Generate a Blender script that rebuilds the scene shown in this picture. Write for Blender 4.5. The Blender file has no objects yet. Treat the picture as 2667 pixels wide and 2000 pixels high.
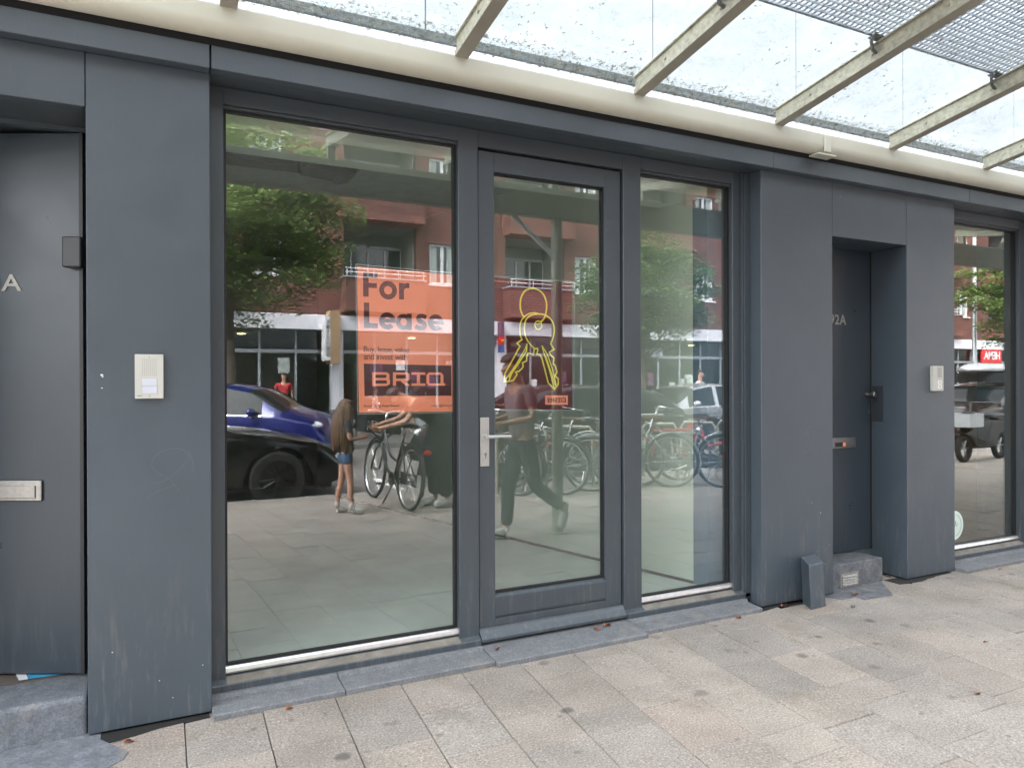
import bpy, bmesh, math, random
from mathutils import Vector, Matrix
random.seed(7)
R = math.radians
scene = bpy.context.scene
COL = scene.collection

# ------------------------------------------------------------------ camera
cd = bpy.data.cameras.new('camera'); cam = bpy.data.objects.new('camera', cd); COL.objects.link(cam)
cd.sensor_width = 36; cd.lens = 25.647; cd.clip_start = .05; cd.clip_end = 400
yaw, pitch, roll = 0.46648, -0.00118, -0.00339
fw = Vector((math.sin(yaw)*math.cos(pitch), math.cos(yaw)*math.cos(pitch), math.sin(pitch)))
rt = Vector((math.cos(yaw), -math.sin(yaw), 0)); up = rt.cross(fw)
r2 = rt*math.cos(roll)+up*math.sin(roll); u2 = -rt*math.sin(roll)+up*math.cos(roll)
m = Matrix.Identity(4)
for i in range(3):
    m[i][0] = r2[i]; m[i][1] = u2[i]; m[i][2] = -fw[i]
m[2][3] = 1.4
cam.matrix_world = m
scene.camera = cam
# ------------------------------------------------------------------ sky, sun, exposure
SUN_EL, SUN_AZ = R(50), R(300)      # azimuth measured from +Y (into the building) clockwise
w = bpy.data.worlds.new('World'); scene.world = w; w.use_nodes = True
nt = w.node_tree; bg = nt.nodes['Background']
sky = nt.nodes.new('ShaderNodeTexSky'); sky.sky_type = 'NISHITA'; sky.sun_disc = False
sky.sun_elevation = SUN_EL; sky.sun_rotation = SUN_AZ; sky.air_density = 1.0; sky.dust_density = 4.0; sky.ozone_density = 1
hs = nt.nodes.new('ShaderNodeHueSaturation'); hs.inputs['Saturation'].default_value = .16
nt.links.new(sky.outputs[0], hs.inputs['Color']); nt.links.new(hs.outputs[0], bg.inputs[0])
bg.inputs[1].default_value = .15
sl = bpy.data.lights.new('sun', 'SUN'); sl.energy = .7; sl.angle = R(35); sl.color = (1, .96, .9)
so = bpy.data.objects.new('sun', sl); COL.objects.link(so)
sd = Vector((math.sin(SUN_AZ)*math.cos(SUN_EL), math.cos(SUN_AZ)*math.cos(SUN_EL), math.sin(SUN_EL)))
so.rotation_euler = sd.to_track_quat('Z', 'Y').to_euler()
scene.view_settings.view_transform = 'Standard'; scene.view_settings.look = 'None'
scene.view_settings.exposure = 3.25; scene.view_settings.gamma = 1
try:
    scene.cycles.max_bounces = 10; scene.cycles.transparent_max_bounces = 24; scene.cycles.glossy_bounces = 5
    scene.cycles.caustics_reflective = False; scene.cycles.caustics_refractive = False
    scene.cycles.sample_clamp_indirect = 6
except Exception: pass

# ------------------------------------------------------------------ materials
def nodes(name):
    m = bpy.data.materials.new(name); m.use_nodes = True
    t = m.node_tree; b = t.nodes['Principled BSDF']; return m, t, b
def N(t, k, **kw):
    n = t.nodes.new(k)
    for a, v in kw.items():
        if a.startswith('i_'): n.inputs[a[2:].replace('_', ' ')].default_value = v
        else: setattr(n, a, v)
    return n
def L(t, a, b): t.links.new(a, b)
def ramp(t, fac, stops):
    r = t.nodes.new('ShaderNodeValToRGB'); e = r.color_ramp.elements
    while len(e) < len(stops): e.new(.5)
    for i, (p, c) in enumerate(stops):
        e[i].position = p; e[i].color = (c, c, c, 1) if isinstance(c, (int, float)) else (*c, 1)
    L(t, fac, r.inputs[0]); return r.outputs[0]
def mixc(t, fac, a, b, mode='MIX'):
    n = t.nodes.new('ShaderNodeMix'); n.data_type = 'RGBA'; n.blend_type = mode
    for sock, v in ((n.inputs[0], fac), (n.inputs[6], a), (n.inputs[7], b)):
        if hasattr(v, 'is_output'): L(t, v, sock)
        elif isinstance(v, (int, float)): sock.default_value = v
        else: sock.default_value = (*v, 1)
    return n.outputs[2]
def coord(t, scale=(1, 1, 1), kind='Object'):
    tc = t.nodes.new('ShaderNodeTexCoord'); mp = t.nodes.new('ShaderNodeMapping'); mp.inputs['Scale'].default_value = scale
    L(t, tc.outputs[kind], mp.inputs[0]); return mp.outputs[0]
def noise(t, vec, scale, detail=4, rough=.6):
    n = N(t, 'ShaderNodeTexNoise'); n.inputs['Scale'].default_value = scale; n.inputs['Detail'].default_value = detail
    n.inputs['Roughness'].default_value = rough; L(t, vec, n.inputs['Vector']); return n.outputs['Fac']
def bump(t, b, h, s=.2, d=.01):
    n = N(t, 'ShaderNodeBump'); n.inputs['Strength'].default_value = s; n.inputs['Distance'].default_value = d
    L(t, h, n.inputs['Height']); L(t, n.outputs[0], b.inputs['Normal'])
def mat(name, col, rough=.5, metal=0, var=.12, scale=8, bmp=0, spec=.5, coat=0, bscale=60):
    m, t, b = nodes(name); v = coord(t)
    n = noise(t, v, scale)
    lo = tuple(c*(1-var) for c in col); hi = tuple(min(1, c*(1+var)) for c in col)
    L(t, ramp(t, n, [(.3, lo), (.7, hi)]), b.inputs['Base Color'])
    b.inputs['Roughness'].default_value = rough; b.inputs['Metallic'].default_value = metal
    b.inputs['Specular IOR Level'].default_value = spec
    if coat: b.inputs['Coat Weight'].default_value = coat; b.inputs['Coat Roughness'].default_value = .05
    if bmp: bump(t, b, noise(t, v, bscale, 6), bmp, .004)
    return m
def paint_mat(name, col, rough=.36, dirt=.35, spec=.85):
    m, t, b = nodes(name); v = coord(t)
    base = ramp(t, noise(t, v, 2.2, 5), [(.3, tuple(c*.93 for c in col)), (.7, tuple(c*1.07 for c in col))])
    # fine chips
    vor = N(t, 'ShaderNodeTexVoronoi'); vor.inputs['Scale'].default_value = 9; L(t, v, vor.inputs['Vector'])
    chips = ramp(t, vor.outputs['Distance'], [(.0, 1), (.016, 1), (.022, 0)])
    sel = ramp(t, noise(t, v, 3.1, 2), [(.56, 0), (.6, 1)])
    mu = N(t, 'ShaderNodeMath', operation='MULTIPLY'); L(t, chips, mu.inputs[0]); L(t, sel, mu.inputs[1])
    c1 = mixc(t, mu.outputs[0], base, (.45, .46, .46))
    # hairline scratches
    sv = coord(t, (14, 14, 1.2)); s = noise(t, sv, 6, 2, .4)
    scr = ramp(t, s, [(.0, 0), (.70, 0), (.715, 1), (.73, 0)])
    ms = N(t, 'ShaderNodeMath', operation='MULTIPLY'); L(t, scr, ms.inputs[0]); ms.inputs[1].default_value = .06
    c2 = mixc(t, ms.outputs[0], c1, (.3, .3, .3))
    # dried splashes and streaks low down
    sp = N(t, 'ShaderNodeSeparateXYZ'); tc = N(t, 'ShaderNodeTexCoord'); L(t, tc.outputs['Object'], sp.inputs[0])
    low = N(t, 'ShaderNodeMapRange'); low.inputs[1].default_value = 0; low.inputs[2].default_value = .75; low.inputs[3].default_value = 1; low.inputs[4].default_value = 0
    L(t, sp.outputs[2], low.inputs[0])
    st = ramp(t, noise(t, coord(t, (22, 22, 2.5)), 1.6, 8, .7), [(.52, 0), (.72, 1)])
    ml = N(t, 'ShaderNodeMath', operation='MULTIPLY'); L(t, low.outputs[0], ml.inputs[0]); L(t, st, ml.inputs[1])
    m2 = N(t, 'ShaderNodeMath', operation='MULTIPLY'); L(t, ml.outputs[0], m2.inputs[0]); m2.inputs[1].default_value = dirt
    c3 = mixc(t, m2.outputs[0], c2, (.24, .225, .2))
    L(t, c3, b.inputs['Base Color'])
    b.inputs['Specular IOR Level'].default_value = spec
    L(t, ramp(t, noise(t, v, 5, 5), [(.3, rough*.9), (.7, rough*1.2)]), b.inputs['Roughness'])
    bump(t, b, noise(t, v, 170, 3), .05, .002)
    return m
def brick_mat(name, c1, c2, mortar):
    m, t, b = nodes(name)
    tc = N(t, 'ShaderNodeTexCoord'); sp = N(t, 'ShaderNodeSeparateXYZ'); L(t, tc.outputs['Object'], sp.inputs[0])
    ad = N(t, 'ShaderNodeMath', operation='ADD'); L(t, sp.outputs[0], ad.inputs[0]); L(t, sp.outputs[1], ad.inputs[1])
    cb = N(t, 'ShaderNodeCombineXYZ'); L(t, ad.outputs[0], cb.inputs[0]); L(t, sp.outputs[2], cb.inputs[1])
    br = N(t, 'ShaderNodeTexBrick'); L(t, cb.outputs[0], br.inputs['Vector'])
    br.inputs['Scale'].default_value = 1; br.inputs['Brick Width'].default_value = .26; br.inputs['Row Height'].default_value = .1
    br.inputs['Mortar Size'].default_value = .019; br.inputs['Color1'].default_value = (*c1, 1); br.inputs['Color2'].default_value = (*c2, 1)
    br.inputs['Mortar'].default_value = (*mortar, 1)
    v = coord(t); n = ramp(t, noise(t, v, .7, 5), [(.3, .72), (.7, 1.2)])
    L(t, mixc(t, 1.0, br.outputs['Color'], n, 'MULTIPLY'), b.inputs['Base Color'])
    b.inputs['Roughness'].default_value = .85
    bump(t, b, br.outputs['Fac'], -.4, .01)
    return m
def glass_mat(name, tint=(.86, .9, .87), r0=.15, wave=.0, dirt=0):
    m, t, b = nodes(name); out = t.nodes['Material Output']; t.nodes.remove(b)
    tr = N(t, 'ShaderNodeBsdfTransparent'); tr.inputs[0].default_value = (*tint, 1)
    gl = N(t, 'ShaderNodeBsdfGlossy'); gl.inputs['Roughness'].default_value = 0.0; gl.inputs[0].default_value = (.96, .98, 1, 1)
    lw = N(t, 'ShaderNodeLayerWeight'); lw.inputs[0].default_value = .5
    pw = N(t, 'ShaderNodeMath', operation='POWER'); L(t, lw.outputs['Facing'], pw.inputs[0]); pw.inputs[1].default_value = 4.0
    mr = N(t, 'ShaderNodeMapRange'); mr.inputs[3].default_value = r0; mr.inputs[4].default_value = .95; L(t, pw.outputs[0], mr.inputs[0])
    mx = N(t, 'ShaderNodeMixShader'); L(t, mr.outputs[0], mx.inputs[0]); L(t, tr.outputs[0], mx.inputs[1]); L(t, gl.outputs[0], mx.inputs[2])
    fin = mx.outputs[0]
    if wave:
        bp = N(t, 'ShaderNodeBump'); bp.inputs['Strength'].default_value = 1; bp.inputs['Distance'].default_value = wave
        L(t, noise(t, coord(t, (1, 1, 1)), 1.7, 1, .3), bp.inputs['Height']); L(t, bp.outputs[0], gl.inputs['Normal'])
    if dirt:
        v = coord(t); df = N(t, 'ShaderNodeBsdfDiffuse'); df.inputs[0].default_value = (.4, .4, .36, 1)
        vo = N(t, 'ShaderNodeTexVoronoi'); vo.inputs['Scale'].default_value = 26; L(t, v, vo.inputs['Vector'])
        sp = ramp(t, vo.outputs['Distance'], [(0, 1), (.1, 1), (.14, 0)])
        se = ramp(t, noise(t, v, 9, 3), [(.63, 0), (.66, 1)])
        mu = N(t, 'ShaderNodeMath', operation='MULTIPLY'); L(t, sp, mu.inputs[0]); L(t, se, mu.inputs[1])
        film = ramp(t, noise(t, v, 1.5, 6), [(.4, 0), (.8, dirt)])
        ad = N(t, 'ShaderNodeMath', operation='MAXIMUM'); 
        m5 = N(t, 'ShaderNodeMath', operation='MULTIPLY'); L(t, mu.outputs[0], m5.inputs[0]); m5.inputs[1].default_value = .35
        L(t, m5.outputs[0], ad.inputs[0]); L(t, film, ad.inputs[1])
        m2 = N(t, 'ShaderNodeMixShader'); L(t, ad.outputs[0], m2.inputs[0]); L(t, fin, m2.inputs[1]); L(t, df.outputs[0], m2.inputs[2]); fin = m2.outputs[0]
    L(t, fin, out.inputs[0]); return m
def canopy_glass():
    m, t, b = nodes('canopy_glass'); out = t.nodes['Material Output']; t.nodes.remove(b)
    tr = N(t, 'ShaderNodeBsdfTransparent'); tr.inputs[0].default_value = (.93, .95, .95, 1)
    gl = N(t, 'ShaderNodeBsdfGlossy'); gl.inputs['Roughness'].default_value = .02
    lw = N(t, 'ShaderNodeLayerWeight'); pw = N(t, 'ShaderNodeMath', operation='POWER'); L(t, lw.outputs['Facing'], pw.inputs[0]); pw.inputs[1].default_value = 5
    mr = N(t, 'ShaderNodeMapRange'); mr.inputs[3].default_value = .05; mr.inputs[4].default_value = .8; L(t, pw.outputs[0], mr.inputs[0])
    mx = N(t, 'ShaderNodeMixShader'); L(t, mr.outputs[0], mx.inputs[0]); L(t, tr.outputs[0], mx.inputs[1]); L(t, gl.outputs[0], mx.inputs[2])
    v = coord(t)
    def spots(scale, cut, nsc, s0, s1, soft=.03):
        nz = N(t, 'ShaderNodeTexNoise'); nz.inputs['Scale'].default_value = scale*2.2; L(t, v, nz.inputs['Vector'])
        va = N(t, 'ShaderNodeMixRGB'); va.inputs[0].default_value = .06; L(t, v, va.inputs[1]); L(t, nz.outputs['Color'], va.inputs[2])
        vo = N(t, 'ShaderNodeTexVoronoi'); vo.inputs['Scale'].default_value = scale; L(t, va.outputs[0], vo.inputs['Vector'])
        a = ramp(t, vo.outputs['Distance'], [(0, 1), (cut, 1), (cut+soft, 0)])
        s = ramp(t, noise(t, v, nsc, 3), [(s0, 0), (s1, 1)])
        mu = N(t, 'ShaderNodeMath', operation='MULTIPLY'); L(t, a, mu.inputs[0]); L(t, s, mu.inputs[1]); return mu.outputs[0]
    a = spots(60, .17, 5, .49, .51, .02); bq = spots(24, .13, 4, .53, .55, .02); c = spots(130, .2, 3, .47, .49, .04)
    # moss and grit gathered on the lowest strip of every pane, by the gutter
    sp = N(t, 'ShaderNodeSeparateXYZ'); tc = N(t, 'ShaderNodeTexCoord'); L(t, tc.outputs['Object'], sp.inputs[0])
    lo = N(t, 'ShaderNodeMapRange'); lo.inputs[1].default_value = 2.78; lo.inputs[2].default_value = 3.16; L(t, sp.outputs[1], lo.inputs[0])
    gn = noise(t, v, 38, 8, .75)
    g2 = N(t, 'ShaderNodeMath', operation='MULTIPLY'); L(t, gn, g2.inputs[0]); L(t, lo.outputs[0], g2.inputs[1])
    grit = ramp(t, g2.outputs[0], [(.54, 0), (.60, .85)])
    mxm = N(t, 'ShaderNodeMath', operation='MAXIMUM'); L(t, a, mxm.inputs[0]); L(t, bq, mxm.inputs[1])
    mx2 = N(t, 'ShaderNodeMath', operation='MAXIMUM'); L(t, mxm.outputs[0], mx2.inputs[0]); L(t, c, mx2.inputs[1])
    mx3 = N(t, 'ShaderNodeMath', operation='MAXIMUM'); L(t, mx2.outputs[0], mx3.inputs[0]); L(t, grit, mx3.inputs[1])
    df = N(t, 'ShaderNodeBsdfDiffuse'); L(t, ramp(t, noise(t, v, 30, 4), [(.35, (.12, .115, .095)), (.5, (.4, .39, .32)), (.65, (.75, .75, .7))]), df.inputs[0])
    fin = N(t, 'ShaderNodeMixShader'); L(t, mx3.outputs[0], fin.inputs[0]); L(t, mx.outputs[0], fin.inputs[1]); L(t, df.outputs[0], fin.inputs[2])
    L(t, fin.outputs[0], out.inputs[0]); return m
def paver_mat():
    m, t, b = nodes('paver'); v = coord(t)
    at = N(t, 'ShaderNodeAttribute'); at.attribute_name = 'tint'
    g = noise(t, v, 105, 4, .85)
    sp = ramp(t, g, [(.32, .3), (.43, .85), (.56, 1.08), (.68, 2.0)])
    c = mixc(t, 1.0, at.outputs['Color'], sp, 'MULTIPLY')
    bl = ramp(t, noise(t, v, 2.3, 6), [(.35, .8), (.65, 1.08)])
    c = mixc(t, 1.0, c, bl, 'MULTIPLY')
    # old gum and oil spots
    nz = N(t, 'ShaderNodeTexNoise'); nz.inputs['Scale'].default_value = 14; L(t, v, nz.inputs['Vector'])
    vm = N(t, 'ShaderNodeMixRGB'); vm.inputs[0].default_value = .05; L(t, v, vm.inputs[1]); L(t, nz.outputs['Color'], vm.inputs[2])
    vo = N(t, 'ShaderNodeTexVoronoi'); vo.inputs['Scale'].default_value = 4.4; L(t, vm.outputs[0], vo.inputs['Vector'])
    s1 = ramp(t, vo.outputs['Distance'], [(0, 1), (.09, .95), (.17, 0)])
    spx = N(t, 'ShaderNodeSeparateXYZ'); L(t, vo.outputs['Color'], spx.inputs[0])
    sel = ramp(t, spx.outputs[0], [(.35, 0), (.37, .4), (.8, .85)])
    mu = N(t, 'ShaderNodeMath', operation='MULTIPLY'); L(t, s1, mu.inputs[0]); L(t, sel, mu.inputs[1])
    c = mixc(t, mu.outputs[0], c, (.085, .08, .07))
    vo2 = N(t, 'ShaderNodeTexVoronoi'); vo2.inputs['Scale'].default_value = 11; L(t, vm.outputs[0], vo2.inputs['Vector'])
    sp2 = N(t, 'ShaderNodeSeparateXYZ'); L(t, vo2.outputs['Color'], sp2.inputs[0])
    mu2 = N(t, 'ShaderNodeMath', operation='MULTIPLY'); L(t, ramp(t, vo2.outputs['Distance'], [(0, 1), (.12, .8), (.2, 0)]), mu2.inputs[0]); L(t, ramp(t, sp2.outputs[1], [(.7, 0), (.72, .35), (1, .75)]), mu2.inputs[1])
    c = mixc(t, mu2.outputs[0], c, (.1, .09, .075))
    # brownish stain patches
    st = ramp(t, noise(t, v, 2.2, 9, .8), [(.54, 0), (.68, .55)])
    c = mixc(t, st, c, (.15, .13, .09))
    L(t, c, b.inputs['Base Color']); b.inputs['Roughness'].default_value = .9
    bump(t, b, g, .35, .002); return m
def stone_mat(name, col, amp=.3, bs=.4):
    m, t, b = nodes(name); v = coord(t)
    n1 = noise(t, v, 16, 10, .78); n2 = noise(t, v, 110, 5, .8)
    c = ramp(t, n1, [(.3, tuple(x*(1-amp) for x in col)), (.55, col), (.75, tuple(x*(1+amp) for x in col))])
    c = mixc(t, .5, c, ramp(t, n2, [(.36, .4), (.66, 1.7)]), 'MULTIPLY')
    dn = ramp(t, noise(t, v, 5, 6), [(.58, 0), (.75, .5)])
    c = mixc(t, dn, c, (.3, .27, .22))
    L(t, c, b.inputs['Base Color']); b.inputs['Roughness'].default_value = .7
    bump(t, b, n1, bs, .01); return m
def leaf_mat(name, c1, c2):
    m, t, b = nodes(name)
    gi = N(t, 'ShaderNodeNewGeometry'); L(t, ramp(t, gi.outputs['Random Per Island'], [(0, c1), (1, c2)]), b.inputs['Base Color'])
    b.inputs['Roughness'].default_value = .5; out = t.nodes['Material Output']
    tl = N(t, 'ShaderNodeBsdfTranslucent'); L(t, ramp(t, gi.outputs['Random Per Island'], [(0, tuple(min(1, q*1.5) for q in c1)), (1, tuple(min(1, q*1.5) for q in c2))]), tl.inputs[0])
    mx = N(t, 'ShaderNodeMixShader'); mx.inputs[0].default_value = .4; L(t, b.outputs[0], mx.inputs[1]); L(t, tl.outputs[0], mx.inputs[2]); L(t, mx.outputs[0], out.inputs[0]); return m
M = {}
M['paint'] = paint_mat('anthracite_paint', (.050, .067, .085), .4, .5)
M['frame'] = paint_mat('shade_darkened_anthracite', (.044, .057, .07), .38, .4)  # cladding paint darkened to carry the shade of soffit and window head
M['doorpaint'] = paint_mat('anthracite_door_paint', (.034, .046, .06), .3, .2, .5)
M['edge'] = mat('worn_panel_edge', (.16, .175, .19), .5)
M['beige'] = mat('beige_powder_coat', (.56, .55, .465), .42, 0, .05, 3, .03)
M['beige_dirty'] = mat('algae_stained_beige', (.40, .395, .32), .6, 0, .28, 34, .2)
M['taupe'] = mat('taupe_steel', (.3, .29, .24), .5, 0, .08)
M['white'] = mat('white_panel', (.66, .72, .76), .35, 0, .02, 2)
M['joint'] = mat('dark_joint', (.04, .05, .06), .8)
M['lead'] = mat('lead_flashing', (.66, .68, .71), .45, 0, .25, 30, .6, bscale=25)
M['rail'] = mat('dark_wet_rail', (.13, .15, .15), .5, 0, .4, 60)
M['alu'] = mat('aluminium', (.62, .62, .62), .3, .9, .1, 30)
M['steel'] = mat('brushed_steel', (.3, .295, .285), .34, 1, .12, 60)
M['dust'] = mat('settled_sill_dust', (.19, .175, .15), .9, 0, .3, 14, .2)
M['nicheshade'] = mat('niche_shade_tone', (.026, .032, .04), .7)  # panel paint darkened to stand for the shade inside the niche
M['vent'] = mat('dusty_vent_metal', (.3, .29, .27), .5, .3, .3, 60)
M['numeral'] = mat('worn_steel_numerals', (.32, .31, .28), .4, .2, .15, 60)
M['satin'] = mat('satin_handle_metal', (.55, .545, .53), .4, .7, .04)
M['galv'] = mat('galvanised_steel', (.55, .58, .62), .4, .7, .25, 40)
M['gasket'] = mat('black_rubber', (.012, .012, .013), .5)
M['glass'] = glass_mat('shop_glass', (.975, .99, .98), .115, .00008)
M['glass2'] = glass_mat('neighbour_shop_glass', (.95, .96, .9), .14, .0001)
M['canopy'] = canopy_glass()
M['paver'] = paver_mat()
M['sand'] = mat('joint_sand', (.09, .08, .065), .95, 0, .3, 50)
M['blue'] = stone_mat('bluestone', (.165, .174, .186))
M['bluepale'] = stone_mat('scuffed_pale_bluestone', (.165, .18, .205), .5, .8)
M['bluedark'] = stone_mat('worn_bluestone', (.15, .158, .172), .6, .9)
M['intercom'] = mat('light_grey_plastic', (.5, .5, .46), .4, 0, .02)
M['label'] = mat('name_label_paper', (.56, .58, .66), .3, 0, .02)
M['black'] = mat('black_plastic', (.015, .016, .018), .4)
M['dark'] = mat('gap_shade_black', (.01, .01, .01), .9)  # near-black painting the shade of gaps and holes; also the screws
M['orange'] = mat('orange_poster_paper', (.95, .3, .17), .5, 0, .01)
M['ink'] = mat('dark_brown_ink', (.075, .02, .022), .5, 0, .02)
M['maroon'] = mat('maroon_poster_film', (.09, .014, .016), .5, 0, .03)
M['yellow'] = mat('yellow_print', (.83, .72, .06), .5, 0, .02)
M['pinkprint'] = mat('pale_orange_print', (.85, .3, .2), .5)
M['sleeve'] = glass_mat('clear_sleeve', (.95, .97, .96), .05)
M['sleeve_edge'] = mat('sleeve_edge', (.5, .58, .56), .3)
M['floor'] = mat('pale_screed_floor', (.6, .68, .63), .6, 0, .12, 2.5, .1)
M['iwall'] = mat('pale_green_plaster', (.62, .7, .61), .7, 0, .05, 1.5)
M['iblue'] = mat('blue_grey_jamb', (.13, .2, .27), .6, 0, .1)
M['idark'] = mat('grey_concrete_ceiling', (.4, .42, .4), .8)
M['brick'] = brick_mat('red_brick', (.25, .082, .06), (.165, .055, .045), (.06, .045, .04))
M['brickdark'] = brick_mat('soldier_course_brick', (.3, .09, .06), (.18, .05, .04), (.1, .08, .07))
M['whitepaint'] = mat('white_painted_wood', (.78, .78, .8), .4, 0, .04)
M['band'] = mat('white_fascia_band', (.74, .74, .8), .4, 0, .03)
M['greyframe'] = mat('grey_shop_frame', (.3, .33, .36), .4)
M['darkglass'] = mat('dark_window_glass', (.018, .024, .028), .06, 0, .3, 1.2, 0, .9)
M['curtain'] = mat('pale_curtain', (.4, .45, .43), .7, 0, .2, 6)
M['shopglass'] = glass_mat('far_shop_glass', (.55, .6, .6), .07)
M['greyceil'] = mat('loggia_ceiling', (.27, .27, .25), .8)
M['asphalt'] = mat('asphalt', (.075, .075, .08), .9, 0, .2, 20, .2)
M['brickroad'] = stone_mat('grey_clinker_road', (.15, .14, .135), .2, .3)
M['roadwhite'] = mat('white_road_paint', (.7, .7, .68), .8)
M['kerb'] = stone_mat('kerb_stone', (.26, .25, .24), .2, .3)
M['bark'] = mat('bark', (.1, .085, .065), .9, 0, .35, 14, .6)
M['leaf'] = leaf_mat('green_leaf', (.09, .145, .045), (.29, .37, .14))
M['leaf2'] = leaf_mat('dark_green_leaf', (.04, .09, .04), (.17, .25, .1))
M['dryleaf'] = mat('dry_leaf', (.28, .1, .04), .8, 0, .4, 60)
M['carblue'] = mat('blue_car_paint', (.009, .014, .13), .25, .3, .03, 3, 0, .5, .7)
M['carblack'] = mat('black_car_paint', (.004, .004, .006), .2, 0, .03, 3, 0, .4, .35)
M['carsilver'] = mat('silver_car_paint', (.55, .56, .58), .25, .6, .03, 3, 0, .5, 1)
M['carbrown'] = mat('dark_brown_car_paint', (.03, .018, .018), .25, .3, .03, 3, 0, .5, 1)
M['carglass'] = mat('car_glass', (.01, .013, .015), .03, 0, .05, 2, 0, .45)
M['chrome'] = mat('chrome', (.8, .8, .8), .08, 1, .02)
M['lamp'] = mat('headlamp_lens', (.75, .78, .82), .1, .3, .1, 30, 0, 1)
M['redlamp'] = mat('red_lamp_lens', (.5, .01, .012), .2)
M['tyre'] = mat('tyre_rubber', (.009, .009, .009), .8)
M['rim'] = mat('alloy_rim', (.35, .35, .36), .3, .9, .05)
M['rimdark'] = mat('dark_alloy_rim', (.03, .03, .033), .3, .8, .05)
M['bikeblack'] = mat('black_bike_enamel', (.015, .015, .017), .3, 0, .05, 5, 0, .6)
M['bikegrey'] = mat('grey_bike_enamel', (.25, .28, .29), .3, .2)
M['bikered'] = mat('red_bike_enamel', (.5, .015, .03), .3)
M['rubberbrown'] = mat('brown_saddle', (.12, .06, .03), .6)
M['skin'] = mat('skin', (.48, .27, .19), .5, 0, .06, 12)
M['hairbrown'] = mat('long_brown_hair', (.12, .065, .035), .5, 0, .45, 40)
M['hairdark'] = mat('dark_hair', (.03, .018, .012), .5, 0, .3, 40)
M['denim'] = mat('denim', (.06, .11, .2), .85, 0, .25, 40)
M['navy'] = mat('navy_cloth', (.02, .024, .036), .85, 0, .2, 30)
M['mauve'] = mat('grey_mauve_polo', (.22, .17, .18), .85, 0, .1, 30)
M['blackcloth'] = mat('black_cloth', (.012, .012, .016), .9, 0, .2)
M['floral'] = mat('black_floral_cloth', (.035, .035, .042), .85, 0, .95, 45)
M['whitecloth'] = mat('white_cloth', (.65, .65, .65), .85)
M['pinkcloth'] = mat('pink_cloth', (.65, .4, .42), .85)
M['redcloth'] = mat('red_cloth', (.45, .03, .04), .85)
M['khaki'] = mat('khaki_cloth', (.3, .28, .2), .85)
M['shoe'] = mat('pale_grey_trainer', (.5, .5, .48), .6, 0, .2, 40)
M['wood'] = mat('slatted_wood', (.42, .28, .16), .6, 0, .3, 20)
M['signred'] = mat('red_sign', (.6, .02, .025), .4)
M['signblue'] = mat('blue_sign', (.03, .1, .3), .4)
M['signpurple'] = mat('purple_lettering', (.14, .07, .22), .5)
M['purple'] = mat('purple_banner', (.12, .05, .1), .6)
M['tan'] = mat('warm_tan_wall', (.62, .42, .2), .7, 0, .1)
M['warmceil'] = mat('warm_grey_ceiling', (.3, .28, .22), .8)
M['darkfloor'] = mat('dark_wood_floor', (.12, .1, .085), .5)
M['card'] = mat('kraft_card', (.55, .36, .18), .8)
M['mint'] = mat('mint_sticker', (.68, .8, .74), .5, 0, .02)
M['tileblue'] = mat('blue_floor_paint', (.05, .3, .5), .6)
def emit(name, col, s):
    m, t, b = nodes(name); b.inputs['Emission Color'].default_value = (*col, 1); b.inputs['Emission Strength'].default_value = s
    b.inputs['Base Color'].default_value = (*col, 1); return m
M['warmlamp'] = emit('warm_lamp_glow', (1, .75, .4), 5)

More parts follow.
